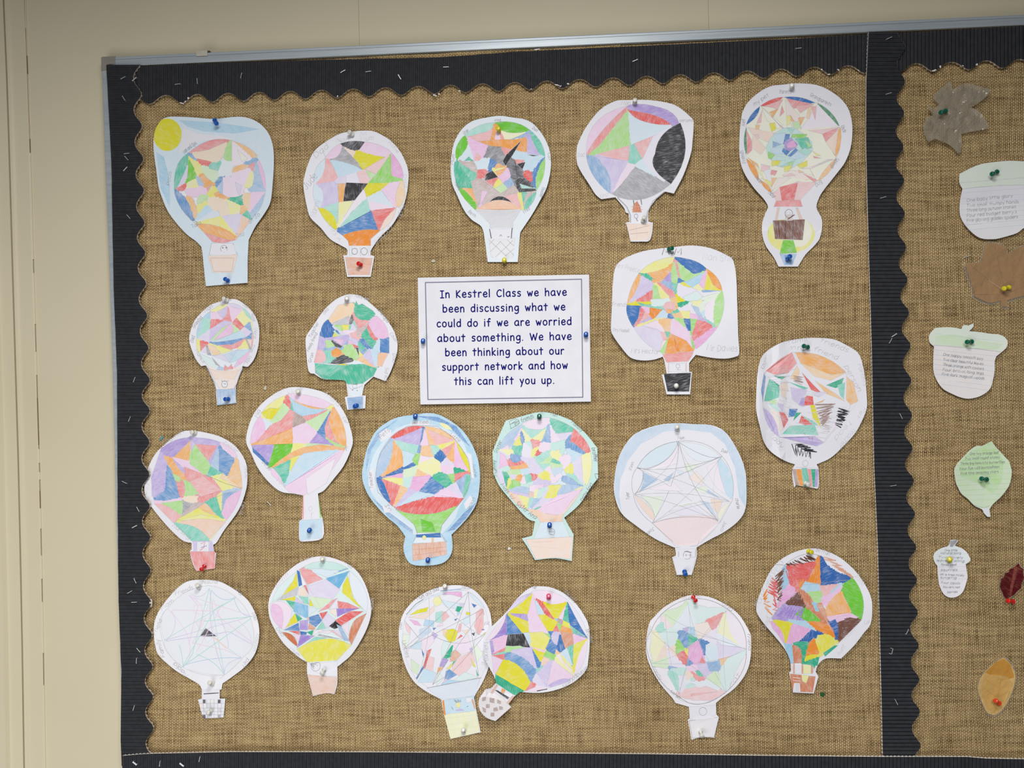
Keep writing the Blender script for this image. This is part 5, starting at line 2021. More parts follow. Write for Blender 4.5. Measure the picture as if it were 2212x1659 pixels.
p3 90,68 104,60 108,76 98,80 88,72
r3 88,88 108,76 112,86 98,104 86,100
r7 61,76 65,74 58,96 55,96
r3 62,82 68,84 66,100 58,96
b8 54,74 57,80 56,84
b7 56,92 57,94 50,106 48,106
s4 57,95 70,100 66,110 50,110
o6 72,94 78,94 70,102
y7 80,96 88,88 89,90 84,96
t7 88,88 92,86 86,93
b6 80,98 84,96 92,102 78,110
v5 105,74 108,73 108,82
y7 106,84 110,90 112,94 109,93
g2 108,72 112,69 120,80 112,90
t7 112,96 115,103 113,103
y5 109,103 115,104 112,106
t2 72,98 78,106 70,114
p5 75,112 80,106 83,108
s5 75,112 82,107 100,109 78,114
t2 88,108 100,99 114,104 106,109
b2 60,116 108,106 116,106 111,125 76,128
B
s4 78,129 110,124 112,140 80,144
w0 101,126 108,126 108,130 102,132
y3 78,144 112,140 116,163 85,170
o8 76,129 78,129 80,145 78,144
u6 107,128 109,128 112,138 110,138
y5 @93,134,2.500,3
v5 90,140 ^95,136 100,140
Zk6 .8 89,128 90,131 95,128 95,131 6
/k6 .9 86,136 88,139
/k6 .9 102,136 104,135
/g3 .5 80,148 114,144
/g3 .5 82,155 115,150
/g3 .5 83,161 116,156
/g3 .5 84,143 90,168
/g3 .5 91,142 96,167
/g3 .5 98,142 104,166
/g3 .5 105,141 111,164
/k5 .7 104,14 36,74
/k5 .7 120,32 36,75
/k5 .7 104,14 ^90,60 66,112
/k5 .7 120,33 ^85,80 66,113
/k5 .7 126,54 ^100,80 66,60
/k5 .7 104,14 106,50 115,103
/k5 .7 36,44 52,64 40,75
/k4 .6 72,18 ^95,50 118,60
/k4 .6 62,20 ^66,60 50,106
/k6 1 49,107 58,92 60,76
/k5 .7 126,53 ^110,75 86,100 66,112
/k6 1.2 38,38 48,27 56,22
/b7 1.2 74,13 86,12 96,11
/k6 .8 60,116 118,105
/k4 .6 120,33 112,60 108,76
T 50,23 73,12 5 k6 Mum and dad
T 96,11 107,11 4 k5 Jacob
T 33,66 38,84 5 k5 Uncles
T 120,50 127,49 4 k4 R
T 33,54 34,47 4 k4 Dan
N twirl|960,1240,4.909|w0|tilted paper balloon in bright yellow and mauve with a dappled brown basket
P 98,13 112,14 126,20 138,30 147,42 153,55 154,75 152,97! 148,105 135,116 118,123 100,126 80,125! 74,130! 68,138! 71,141! 54,156! 44,152 37,143 37,132 44,122! 50,121! 55,115! 52,107! 47,98 42,88 41,75 44,62 54,52 66,40 78,25 90,15
E
p3 94,18 ^112,14 130,27 ^148,45 152,68 ^150,92 136,110 ^120,122 85,124 72,122 54,108 50,80 49,68 66,42 94,18
p3 93,19 ^112,14 130,28 ^112,38 93,19
v4 92,20 66,40 ^74,24 92,20
v2 131,30 ^150,48 151,66 148,66 ^136,48 131,30
y8 93,22 89,42 68,41 ^84,34 93,22
y8 105,30 116,33 129,30 121,47 115,46
p4 94,21 110,62 90,62 88,44
r7 97,27 104,30 116,47 114,49 104,38
s4 95,26 103,36 106,42 99,43
b8 131,30 133,34 ^144,56 152,68 133,54
t7 130,32 132,52 125,50
p4 128,34 125,48 121,46
v6 70,42 88,43 89,50
y8 68,43 88,50 90,62 82,62
y8 99,43 108,44 120,51 115,60 109,60
n5 120,47 126,49 125,54 120,52
s6 117,47 120,48 119,50
y7 126,49 132,52 134,59 125,54
g6 119,53 125,54 122,60
r6 119,53 122,61 115,60
o7 124,55 135,58 136,68 124,62
u6 123,61 136,63 137,74 128,79
p3 44,70 54,56 65,44 62,58 50,69
v7 66,42 66,62 49,70 ^62,60 66,42
b7 66,43 82,62 66,64
k8 67,64 84,63 91,78 65,76
p5 49,70 67,65 64,78 50,85
v6 48,71 51,70 53,82 50,86
s4 84,62 90,62 91,72
y6 90,62 104,61 112,67 108,80 94,77
g6 105,62 112,68 112,64
b7 110,61 115,61 113,67
v4 115,62 123,62 120,76 113,66
b8 122,63 128,79 122,83 119,78
b7 112,70 119,78 116,86 107,79
t6 133,54 151,68 136,62
b6 136,60 152,68 145,67
p5 136,64 151,68 137,74
y7 151,69 137,75 136,90 138,104 ^140,85 151,69
p3 151,70 ^153,92 138,108 ^140,85 151,70
t6 137,75 136,96 130,78
s4 130,78 136,96 124,84
v4 65,78 92,78 98,100 ^84,86 65,78
g5 66,77 80,76 85,78 64,82
r6 51,85 64,78 64,81
t5 51,86 64,82 64,84
r6 51,86 64,85 62,91
p4 50,86 62,91 55,106 52,104
b6 64,85 ^86,84 97,104 91,114 ^82,92 64,90
y8 62,91 ^82,94 91,115 85,124 54,106
t8 54,106 70,116 85,124 75,129 53,115
r3 94,78 108,81 106,83
y8 95,80 106,84 101,93
b7 93,80 102,94 101,101 99,100
t5 98,101 103,98 99,105
c5 108,83 114,88 102,97
g6 108,81 118,86 115,92 105,87
o5 118,80 123,84 118,86
c3 119,86 123,84 138,108
y5 123,84 134,100 126,92
y4 117,88 137,106 136,109 120,96
v4 115,90 108,120 98,105
p4 116,92 137,108 110,118
v3 98,106 108,120 94,112
v5 110,118 ^124,108 134,112 ^122,120 110,118
r6 92,115 96,120 86,124
p3 86,124 96,120 110,121 98,125
B
w0 55,116 73,128 68,138 50,123
n2 50,122 62,130 67,138 71,141 54,156 44,152 37,143 37,132 44,122
n5 40,131 44,130 44,134 40,135
n5 48,131 53,132 53,137 48,136
n5 56,133 60,135 60,138 56,137
n5 44,138 48,138 48,142 44,142
n5 52,142 56,141 57,145 52,146
n5 58,140 62,141 62,144 58,144
n5 40,141 44,143 44,147 41,146
n5 49,147 53,147 53,151 49,151
k7 53,123 56,123 69,131 67,133
o7 61,121 65,123 63,127 60,125
u5 55,117 57,118 51,127 49,126
u5 72,129 74,130 68,138 66,136
/k9 1.8 98,124 109,122
/k4 .6 49,70 42,77
/k4 .7 66,42 94,18
T 126,20 137,31 6 k5 Parents
T 150,59 155,74 5 k5 Brother
T 151,98 125,118 5 k5 Grandparents
T 91,15 97,16 4 k6 Me
T 46,96 46,72 7 k4 Teachers
N faint|1280,1270,4.909|p1|pale lilac-white paper balloon with a small bright patchwork at its centre
P 98,9 112,8 125,10 140,17 154,27 163,40 168,50! 168,68 166,82 160,95 150,107 138,116 131,122! 131,134! 134,137! 129,159! 117,158 105,161! 101,140! 103,138! 102,126! 88,122! 84,116 72,102 62,85 57,70 57,55 60,38 66,30 78,19
E
p1 100,12 ^125,8 142,23 ^165,40 163,65 ^165,90 142,110 ^120,128 95,120 ^70,105 62,80 ^52,55 62,46 ^70,22 100,12
g3 76,27 ^95,26 101,16 ^98,35 86,40 78,32
t2 102,16 ^115,26 140,24 ^125,32 112,34
r5 117,36 138,26 126,44
p2 142,24 ^150,60 163,64 ^160,36 142,24
y3 140,26 143,48 154,60 136,48
s2 101,17 108,40 110,50 96,44 86,40
t2 110,38 120,34 112,50
c3 110,38 122,36 126,44 112,54
v5 95,43 102,41 101,47
s5 102,41 108,42 109,53 102,48
b6 95,45 102,48 100,64 91,53
t7 102,48 111,54 102,62
b7 112,54 122,58 119,70
g6 91,54 97,65 88,70
y6 98,65 103,64 101,71
p6 102,62 112,56 120,80 108,81 101,70
r6 89,71 97,67 101,74 98,81
b6 101,76 106,80 101,82
r6 116,72 120,80 113,80
v4 110,81 120,80 125,90 120,94
s3 120,60 134,62 132,78 120,78
b5 121,79 134,77 132,86 124,88
o5 135,76 148,72 138,80
v3 132,58 162,64 150,72 134,74
v2 118,54 128,46 130,58
s2 135,50 162,64 136,60
g3 63,80 78,74 79,82
b5 82,83 94,86 90,90
t3 84,85 98,85 96,96
t4 83,90 90,92 91,106
p4 101,84 110,82 110,90
t6 108,87 116,92 113,94
r5 106,90 118,96 113,100
c4 100,90 106,92 100,98
g3 122,94 130,90 136,102
t3 105,96 112,102 102,104
y3 66,48 73,60 67,76 64,66
c4 75,64 77,72 67,78
c4 83,66 87,62 89,74
t2 74,50 84,44 90,52 84,60
t4 70,44 76,37 75,44
r2 76,30 82,40 76,42
v2 82,68 98,84 82,82
s2 96,98 120,100 138,112
r3 92,112 120,104 141,112 ^116,120 92,112
r4 104,112 132,110 104,115
t2 142,75 162,65 ^145,90 141,110 136,100
v2 92,92 98,94 94,112
B
w0 103,126 131,124 130,136 103,139
n1 103,140 134,137 129,158 105,160
/k6 .8 100,12 ^125,8 145,24 ^165,40 163,65 ^165,90 142,110 ^120,128 102,122 ^70,105 62,80 ^52,55 62,46 ^70,22 100,12
/k5 .7 102,141 134,137 129,158 106,159 102,141
/k5 .7 O117,131,4
/k4 .5 101,15 ^110,60 91,113
/k4 .5 101,15 ^105,50 142,111
/k4 .5 142,24 ^110,70 63,80
/k4 .5 142,24 ^135,60 142,111
/k4 .5 63,47 ^110,44 163,65
/k4 .5 63,47 ^100,80 142,111
/k4 .5 63,80 ^130,84 163,65
/k4 .5 77,28 ^80,80 92,113
/k4 .5 77,28 ^100,45 163,65
/k4 .5 92,113 ^100,60 142,24
T 95,12 106,12 5 k4 mum
T 136,18 147,25 6 k4 Dad
T 164,48 165,66 4 k5 friend
T 82,110 92,118 4 k5 sarah
T 63,84 71,98 5 k4 nanny
T 59,58 63,40 4 k3 Teacher
T 147,106 157,92 5 k4 cat
N crayon|1550,1170,4.909|w0|white paper balloon with bold orange, green and brown crayon patches and rust-coloured basket
P 100,7 115,10 130,17 145,30 156,45 163,60 164,75 162,88 155,97 145,110 131,124! 115,124 107,130 104,138! 107,143! 102,161! 80,160! 76,139! 78,137! 77,127 72,115 62,102 50,88 43,78 41,70 45,55 55,33 66,20 82,11
E
w0 71,25 ^90,8 110,15 145,40 ^160,60 153,82 128,108 106,125 102,138 80,136 70,108 53,82 ^50,45 71,25
r7 73,28 104,24 97,42 76,32
r6 77,40 86,42 84,52
o8 84,41 94,40 88,48
o8 108,18 109,45 95,42
b9 109,18 ^115,34 138,39 ^122,45 110,46
g8 145,40 ^160,60 153,82 ^138,78 132,50
s5 92,42 108,46 108,52 94,53 90,49
s6 72,28 75,32 73,52 71,50
p6 73,46 83,50 70,55
p6 71,58 82,54 70,62 66,68
g5 96,53 108,52 110,60 104,65
o6 118,60 132,54 142,74 118,78
p5 110,60 132,49 116,66
s5 114,54 130,45 122,54
r4 109,47 128,46 114,58
u7 87,54 92,52 101,64 96,68
n8 84,56 75,66 92,69
v6 61,81 70,68 90,69 84,76 92,84
g8 80,77 93,71 102,74 109,83 98,84
u7 95,70 104,66 124,96 108,82
o8 97,85 118,88 125,101 104,92
s5 74,82 92,84 108,98 96,90
p5 118,80 142,77 150,80 120,86
u6 106,67 108,67 122,96 120,92
b9 118,85 125,82 128,90 126,103 122,92
n8 128,86 140,80 153,83 130,106
s6 100,64 104,65 108,74 104,74
p6 57,88 ^68,90 71,106 58,92
y8 62,84 78,88 77,95 72,108 70,98
p6 78,89 98,94 84,106 73,108
b9 100,93 111,98 97,106 88,106
t8 81,107 96,106 91,128 89,110
s6 70,108 79,110 80,126 75,118
u7 79,110 88,116 89,126 81,126
o8 102,102 98,106 94,120 108,118
y7 106,99 118,99 128,108 109,121 104,106
y8 92,126 98,120 108,121 96,124
t8 112,118 124,110 128,110 114,122
t8 95,128 108,123 106,132
B
w0 82,129 89,129 89,140 82,140
y4 91,130 99,131 99,140 91,140
u6 80,129 82,129 82,140 80,140
u6 89,130 91,130 91,140 89,140
u6 99,132 102,133 101,140 99,140
u7 77,140 104,143 101,160 79,159
y5 89,141 97,142 94,150 90,148
w0 81,150 87,150 88,159 80,159
k2 83,151 86,151 86,158 83,158
/w0 1.2 80,144 88,145
/w0 1 80,147 88,148
Zn9 1.3 72,24 76,26 96,14 105,20 12
Zn8 1.2 62,38 71,28 64,64 68,62 14
Zo8 1.4 49,58 52,48 50,72 57,78 7
Zr7 1.4 58,38 66,44 52,55 64,60 7
Zr7 1.2 60,56 63,66 58,74 62,72 4
Zu6 1.3 112,17 122,18 136,34 145,40 12
Zr7 1.2 72,30 78,46 104,22 94,42 10
Zn8 1 86,54 74,66 90,60 92,69 8
Zv7 1 62,80 72,68 88,84 92,70 8
Zn8 1 128,90 130,104 150,82 136,80 10
/k5 .7 60,24 71,25 ^90,8 108,15
/k6 1 108,15 110,20
/k4 .6 55,82 90,46 145,40
/k4 .6 71,25 ^70,60 60,81
T 104,10 118,15 6 k4 Be Fran
T 43,70 70,22 9 k3 Horse and Peta
T 50,94 56,82 6 k3 Dad
T 145,36 154,48 6 k3 Sister
T 156,88 162,86 4 k3 Cat
T 129,121 136,111 5 k3 Aunt
N acorn1|1962,330,4.608|c1|wide ruled paper acorn with pale green cap, uppermost of the paper acorns
P 53,20 70,12 88,9 105,8 125,10 142,16 150,24 150,30 146,34! 144,40 143,55 138,66 125,72 115,75 108,80 95,84 85,86 72,85 62,78 54,68 51,58 52,45 54,36! 51,30 51,22
S
g2 53,20 70,12 88,9 105,8 125,10 142,16 150,24 150,30 146,34 ^100,30 54,36 51,30 51,22
w1 53,36 ^100,30 146,34 144,40 143,50 ^100,48 52,50
/k3 .5 51,30 148,22
/k4 .6 54,36 ^100,30 146,33
/b3 .4 54,40 144,33
/b3 .4 53,46 144,39
/b3 .4 52,51 144,44
/b3 .4 52,57 143,50
/b3 .4 52,62 142,55
/b3 .4 53,67 139,60
/b3 .4 54,72 134,65
/b3 .4 58,77 126,71
T 58,49 105,44 3.6 k5 One baby little glory.
T 58,54 111,50 3.6 k5 Two small thumpy hands.
T 58,59 108,55 3.6 k5 Three long autumn stories.
T 58,64 109,60 3.6 k5 Four red budget berry's.
T 58,69 110,65 3.6 k5 Five glowing golden spiders.
N acorn2|1962,690,8.296|c2|ruled paper acorn with pale green cap and a cut-out stalk, above the round green leaf
P 49,15! 75,14 95,17! 99,10! 105,10! 107,11! 117,7! 116,14 109,21! 130,23 150,26 163,27 173,32 178,40 176,50 168,58 158,66! 155,75 155,90 152,108 146,125 130,137 110,142 95,140 80,134 62,124 50,107 45,90 45,70 46,52 46,48! 39,42 37,33 40,24
S
g2 49,15 75,14 95,17 99,10 105,10 117,7 116,14 109,21 130,23 150,26 163,27 173,32 178,40 176,50 168,57 ^100,50 46,46 39,42 37,33 40,24
g3 47,30 80,26 130,38 170,44 160,54 100,50 50,44
/b3 .6 46,25 170,40
/k4 .8 46,46 ^100,50 166,58
/b3 .6 45,54 158,66
/b3 .6 45,63 155,75
/b3 .6 45,71 155,84
/b3 .6 45,80 155,93
/b3 .6 46,89 154,102
/b3 .6 48,98 152,110
/b3 .6 52,107 149,119
/b3 .6 60,116 142,127
T 62,65 134,73 5.500 k6 One happy smooth boy
T 62,74 134,82 5.500 k6 Two clear beautiful leaves
T 62,83 135,91 5.500 k6 Three orange soft conkers
T 61,92 135,99 5.500 k6 Four brown long legs
T 60,100 136,108 5.500 k6 Five dark magical woods
N greenleaf|1962,940,8.732|t1|pale green leaf-shaped ruled paper with handwriting and a short white stem
P 157,11! 165,22 175,33 190,49! 194,62 195,73 192,90 186,102 175,116 160,130 153,140! 155,154! 149,154! 142,146! 139,140 125,133 112,120 100,110 93,97 90,90 88,78 87,66 90,57 97,48 107,38 118,27 130,20 140,20
S
g3 157,11 165,22 175,33 190,49 194,62 195,73 192,90 186,102 175,116 160,130 153,138 139,138 125,133 112,120 100,110 93,97 90,90 88,78 87,66 90,57 97,48 107,38 118,27 130,20 140,20
g4 157,12 166,24 180,50 175,90 160,110 130,90 100,80 95,60 108,40 120,28 140,22
/g5 .5 122,30 170,27
/g5 .5 107,40 182,36
/g5 .5 96,49 188,45
/g5 .5 90,57 192,54
/g5 .5 88,66 194,63
/g5 .5 88,76 195,72
/g5 .5 90,85 194,82
/g5 .5 92,95 191,91
/g5 .5 97,104 186,101
/g5 .5 104,113 179,111
/g5 .5 114,122 168,121
/k5 .6 125,132 ^142,140 153,133
T 116,38 171,35 6 k6 One tiny orange leaf
T 107,47 172,44 6 k6 Two small round stones
T 98,56 182,53 5.5 k6 Three big beautiful butterflies
T 97,66 172,62 6 k6 Four fun wild bumblebees
T 99,75 170,71 6 k6 Five fine amazing stars
N acorn3|1962,1150,8.296|c2|small slim ruled paper acorn densely written on, with pale green cap
P 75,14! 82,13! 90,14! 83,24! 95,28 105,36 111,47 110,52 103,57! 105,70 106,82 101,100 95,110 85,116 75,117 66,113 60,105 55,92 53,75 52,60! 47,53 45,43 49,35 60,28 72,24
S
t1 75,14 82,13 90,14 83,24 95,28 105,36 111,47 110,52 103,57 ^78,50 52,60 47,53 45,43 49,35 60,28 72,24
k5 75,15 81,14 89,14 80,26 75,26
p1 52,60 ^78,50 103,57 105,70 106,82 101,100 95,110 85,116 75,117 66,113 60,105 55,92 53,75
/b3 .5 50,40 107,38
/b3 .5 52,53 104,53
/b3 .5 53,62 104,61
/b3 .5 53,70 105,69
/b3 .5 54,85 105,83
/b3 .5 57,95 103,93
T 65,34 88,34 4.500 k6 One little
T 58,39 94,39 4.500 k6 natural song
T 53,46 98,47 4.500 k6 Two lovely
T 50,52 100,53 4.500 k6 leaves falling
T 58,60 86,60 4.500 k6 Three small
T 58,69 88,69 4.500 k6 squirrels
T 57,77 100,79 4.500 k6 on a tree nicely
T 57,83 86,83 4.500 k6 singing
T 59,92 93,93 4.500 k6 Four candy
T 62,100 92,100 4.500 k6 flowers red
T 70,109 88,108 4.500 k6 berries
N redleaf|1962,1150,8.296|m0|dark red serrated leaf sealed in clear plastic above a red push pin
P 198,55! 201,62 207,66! 206,74 208,82! 204,90 202,100! 195,106 190,112! 182,116 177,120 171,114! 168,106 164,98! 165,90 167,82! 171,80 174,72! 179,72 182,66! 190,62
S
M0 180,112 190,60 196,62 184,114
/M5 .7 178,118 190,90 199,60
/M5 .4 182,105 170,95
/M5 .4 185,98 198,100
/M5 .4 187,90 174,80
/M5 .4 190,83 203,84
/M5 .4 192,78 182,70
N orangeleaf|1650,1400,3.936|q6|golden orange oval leaf sealed in plastic, lowest item on the narrow panel
P 204,8! 210,14 214,25 210,40 203,52 196,57! 190,55 185,45 182,35 184,26 190,18 197,12
S
q9 204,9 210,14 213,25 206,27 188,21 197,12
q7 187,22 206,24 212,30 203,50 196,55 190,52 186,42
/q9 .8 196,56 200,36 204,10
/q9 .4 199,42 209,36
/q9 .4 199,36 210,28
/q9 .4 200,30 210,21
/q9 .4 198,42 187,34
/q9 .4 199,34 188,26
N brownmaple|1962,330,4.608|x7|brown maple leaf sealed in plastic with a yellow push pin near its stem
P 57,109! 65,110 73,108! 75,100 77,91 85,90 95,93 100,101! 108,95 118,92! 124,97 132,98! 140,105 136,118! 143,125! 138,135 125,140! 112,143 98,147! 99,153! 93,153! 92,147! 80,149 65,142! 64,133! 58,115
S
/n6 .7 97,141 86,92
/n6 .7 97,141 60,110
/n6 .7 97,141 66,141
/n6 .7 97,141 116,94
/n6 .7 97,141 138,122
/x3 .8 97,138 80,127
N clearmaple|1962,160,8.296|z6|clear colourless shiny plastic maple leaf near the top of the narrow panel
P 76,12! 80,28! 90,21 105,17 125,21 149,28! 140,40 128,50 112,60! 125,65 135,76 144,92! 143,98! 120,102 95,107! 96,125 94,140! 90,142! 75,128 57,119 48,116! 36,122! 30,110 27,95 32,78! 44,74! 40,66 35,60 38,56 46,62 55,54! 43,43! 50,33 60,24
S"""
SHEETS = parse(DATA)
for S in SHEETS: build_sheet(S)
# ---------------------------------------------------------------- printed notice in the middle
sgn = [(902.3, 599.9), (1272.5, 593.0), (1276.4, 867.5), (908.0, 873.8)]
def shf(x, y):
    u = (x-1090)/185; v = (y-733)/137
    return .0030 + .0012*u*u + .0016*v*v
def bil(u, v, q=sgn):
    return tuple((1-u)*(1-v)*q[0][j]+u*(1-v)*q[1][j]+u*v*q[2][j]+(1-u)*v*q[3][j] for j in (0, 1))
cxs, cys = bil(.5, .5)
sign = empty('printed_notice', P(cxs, cys, shf(cxs, cys)), label='white printed notice with navy text beginning In Kestrel Class, in a thin grey border', cat='notice')
vs, fs = [], []; n = 12
for bk in (0, 1):
    for j in range(n+1):
        for i in range(n+1):
            x, y = bil(i/n, j/n); vs.append(P(x, y, shf(x, y)-bk*.0003))
m_ = (n+1)**2
for j in range(n):
    for i in range(n):
        a = j*(n+1)+i; fs.append((a, a+n+1, a+n+2, a+1)); fs.append((m_+a, m_+a+1, m_+a+n+2, m_+a+n+1))
for i in range(n):
    for a, b_ in ((i, i+1), (n*(n+1)+i+1, n*(n+1)+i), ((i+1)*(n+1), i*(n+1)), (i*(n+1)+n, (i+1)*(n+1)+n)): fs.append((a, b_, m_+b_, m_+a))
mesh('sheet', vs, fs, M['white'], sign)
fr = [(918.9, 610.4), (1256.2, 603.1), (1258.9, 858.1), (924.4, 863.0)]
vs, fs = [], []
for i in range(4): ribbon(vs, fs, [fr[i], fr[(i+1) % 4]], 2.3, shf, .0002, True)
mesh('printed_border', vs, fs, M['rule'], sign)
vs, fs = [], []
LN = [('In Kestrel Class we have', 340, 1845, 351, 322), ('been discussing what we', 368, 1828, 524, 498), ('could do if we are worried', 298, 1903, 700, 672), ('about something. We have', 305, 1903, 876, 850),
      ('been thinking about our', 398, 1815, 1046, 1024), ('support network and how', 362, 1858, 1220, 1196), ('this can lift you up.', 508, 1700, 1390, 1375)]
for txt, xa, xb, ya, yb in LN:
    tr = lambda x, y: (890+x/5.53, 580+y/5.53)
    for st in layout(txt, tr(xa, ya), tr(xb, yb), 61/5.53, 5, 0, None, 0, 3.4, 9.5): ribbon(vs, fs, st, 2.5, shf, .00025, True)
mesh('lettering', vs, fs, M['ink'], sign)
# ---------------------------------------------------------------- push pins
def lathe(vs, fs, p, axis, prof, seg=20):
    z = axis.normalized(); x = z.orthogonal().normalized(); y = z.cross(x); i0 = len(vs)
    for t, r_ in prof:
        for k in range(seg):
            a = 2*math.pi*k/seg; vs.append(p+z*t+x*(r_*math.cos(a))+y*(r_*math.sin(a)))
    for j in range(len(prof)-1):
        for k in range(seg):
            a = i0+j*seg+k; b_ = i0+j*seg+(k+1) % seg; fs.append((a, b_, b_+seg, a+seg))
    fs.append(tuple(range(i0+(len(prof)-1)*seg, i0+len(prof)*seg))); fs.append(tuple(range(i0, i0+seg))[::-1])
def pin(col, bx, by, hx, hy, hf, label, r=1.0):
    hp = hf(bx, by) if hf else .002
    base = P(bx, by, hp+.0045); head = P(hx, hy, hp+.0045+.0088)
    ax = head-base; L_ = ax.length; ax.normalize()
    root = empty('push_pin', base, label=label, cat='push pin', group=PINNAME[col]+' push pins')
    vs, fs = [], []; q = .0040*r
    lathe(vs, fs, base, ax, [(-.0010, q*.3), (-.0008, q*.92), (0, q*1.02), (.0009, q*.95), (.0016, q*.58), (L_*.5, q*.52), (L_*.72, q*.60), (L_*.80, q*.92), (L_*.90, q*1.0), (L_+.0001, q*.93), (L_+.0007, q*.70), (L_+.0009, q*.3)])
    mesh('handle', vs, fs, M['pin_'+col], root, True)
    vs, fs = [], []; t = (base.y+ax.y*-.0008); ln = (hp+.0045+.003)/max(.3, -ax.y)
    lathe(vs, fs, base, -ax, [(.0005, .00055), (ln-.002, .00050), (ln, .0001)], 8)
    mesh('needle', vs, fs, M['steel'], root, True)
nm = {'sky': 'balloon with a yellow sun', 'mum': 'round balloon with an orange base', 'dark': 'pear-shaped balloon with a criss-cross basket', 'star': 'five-pointed star balloon', 'owl': 'figure-eight balloon',
      'hat': 'small funnel-necked balloon', 'leaf': 'emerald-based dome balloon', 'mom': 'balloon reading MUM', 'scribble': 'rainbow-basket balloon', 'navy': 'balloon tucked under the left border', 'paddle': 'paddle-shaped balloon',
      'cloudy': 'blue balloon ringed by clouds', 'mint': 'mint-edged balloon', 'ice': 'large thin-lined balloon', 'checker': 'pale balloon with checkered basket', 'jewel': 'yellow-bottomed strong-coloured balloon', 'mosaic': 'balloon with pale green gridded basket',
      'twirl': 'tilted yellow and mauve balloon', 'faint': 'lilac-white balloon', 'crayon': 'bold crayon balloon'}
PINS = [('b', 'sky', 464, 260, 468, 267, 't'), ('b', 'sky', 492, 606, 486, 602.500, 'b'), ('w', 'mum', 761, 290, 754, 284.5, 't'), ('r', 'mum', 779, 572, 774, 569, 'b'), ('y', 'dark', 1077.5, 281, 1075.7, 276.5, 't'), ('y', 'dark', 1089.4, 563.5, 1089.2, 561, 'b'),
        ('w', 'star', 1371, 221, 1371.8, 215.5, 't'), ('w', 'star', 1389, 476, 1392, 469, 'b'), ('w', 'owl', 1711, 188, 1710, 184, 't'), ('b', 'owl', 1701.5, 559, 1707, 553, 'b'), ('w', 'hat', 490, 648, 482, 644.4, 't'), ('b', 'hat', 493, 862, 486, 862.3, 'b'),
        ('w', 'leaf', 749, 648, 749, 644, 't'), ('b', 'leaf', 766.5, 877.5, 771, 876, 'b'), ('g', 'mom', 1445, 539, 1452, 536, 't'), ('w', 'mom', 1461, 834.5, 1460.8, 832.5, 'b'), ('g', 'scribble', 1744.7, 749.8, 1736, 747.5, 't'), ('w', 'scribble', 1740.6, 1044, 1746.7, 1047.3, 'b'),
        ('w', 'navy', 421, 934, 413.7, 933.3, 't'), ('r', 'navy', 441.5, 1223, 434.7, 1230.8, 'b'), ('w', 'paddle', 645, 848, 642.5, 845, 't'), ('b', 'paddle', 667.8, 1146.5, 669, 1144.5, 'b'), ('b', 'cloudy', 897, 901, 897.4, 897.5, 't'), ('b', 'cloudy', 924, 1211, 924.5, 1208.5, 'b'),
        ('g', 'mint', 1165, 901, 1165.1, 898.3, 't'), ('b', 'mint', 1187, 1136, 1187.3, 1132.500, 'b'), ('w', 'ice', 1463.5, 926, 1461.7, 921.5, 't'), ('b', 'ice', 1478.8, 1234.5, 1480.6, 1240.5, 'b'), ('w', 'checker', 429, 1269, 426, 1263.5, 't'), ('w', 'checker', 458, 1476.500, 452, 1474.5, 'm'), ('w', 'checker', 454.5, 1536, 448.5, 1539.8, 'b'),
        ('w', 'jewel', 697, 1211, 695.5, 1206.5, 't'), ('w', 'jewel', 700, 1447, 694.8, 1455, 'b'), ('w', 'mosaic', 962, 1269, 960.5, 1265.5, 't'), ('w', 'mosaic', 1001, 1580.5, 1000.5, 1576, 'b'), ('p', 'twirl', 1185.3, 1291, 1185, 1286.5, 't'),
        ('r', 'faint', 1497.600, 1289.500, 1503, 1298.5, 't'), ('w', 'faint', 1513.5, 1580.5, 1516.8, 1591, 'b'), ('y', 'crayon', 1746.6, 1190.5, 1753.7, 1193.2, 't')]
for col, k, bx, by, hx, hy, pos in PINS:
    # the far lobe is the flange against the paper
    pin(col, bx, by, hx, hy, HF[k], '%s push pin at the %s of the %s' % (PINNAME[col], {'t': 'top', 'b': 'bottom', 'm': 'neck'}[pos], nm[k]))
pin('b', 913.8, 738.0, 914, 735.3, shf, 'blue push pin in the left margin of the printed notice')
pin('b', 1265.6, 724.0, 1265.8, 721.0, shf, 'blue push pin in the right margin of the printed notice')
pin('g', 2042.5, 239.8, 2032, 243, HF['clearmaple'], 'green push pin through the clear plastic maple leaf')
pin('g', 2153.4, 371.3, 2142.5, 376, HF['acorn1'], 'green push pin in the cap of the uppermost paper acorn')
pin('y', 2179, 620.8, 2168.5, 623.4, HF['brownmaple'], 'yellow push pin near the stem of the brown maple leaf')
pin('g', 2098.8, 738, 2088.600, 738.8, HF['acorn2'], 'green push pin in the cap of the paper acorn with a cut-out stalk')
pin('g', 2131, 1035.5, 2120, 1034, HF['greenleaf'], 'green push pin in the middle of the pale green paper leaf')
pin('y', 2051.400, 1210.5, 2051.300, 1207.5, HF['acorn3'], 'yellow push pin in the cap of the small slim acorn')
pin('r', 2188, 1299.5, 2177.500, 1297.8, lambda x, y: .003, 'red push pin just below the dark red leaf')
pin('o', 2158, 1519, 2150.5, 1513.5, HF['orangeleaf'], 'orange-red push pin in the lower part of the golden oval leaf')
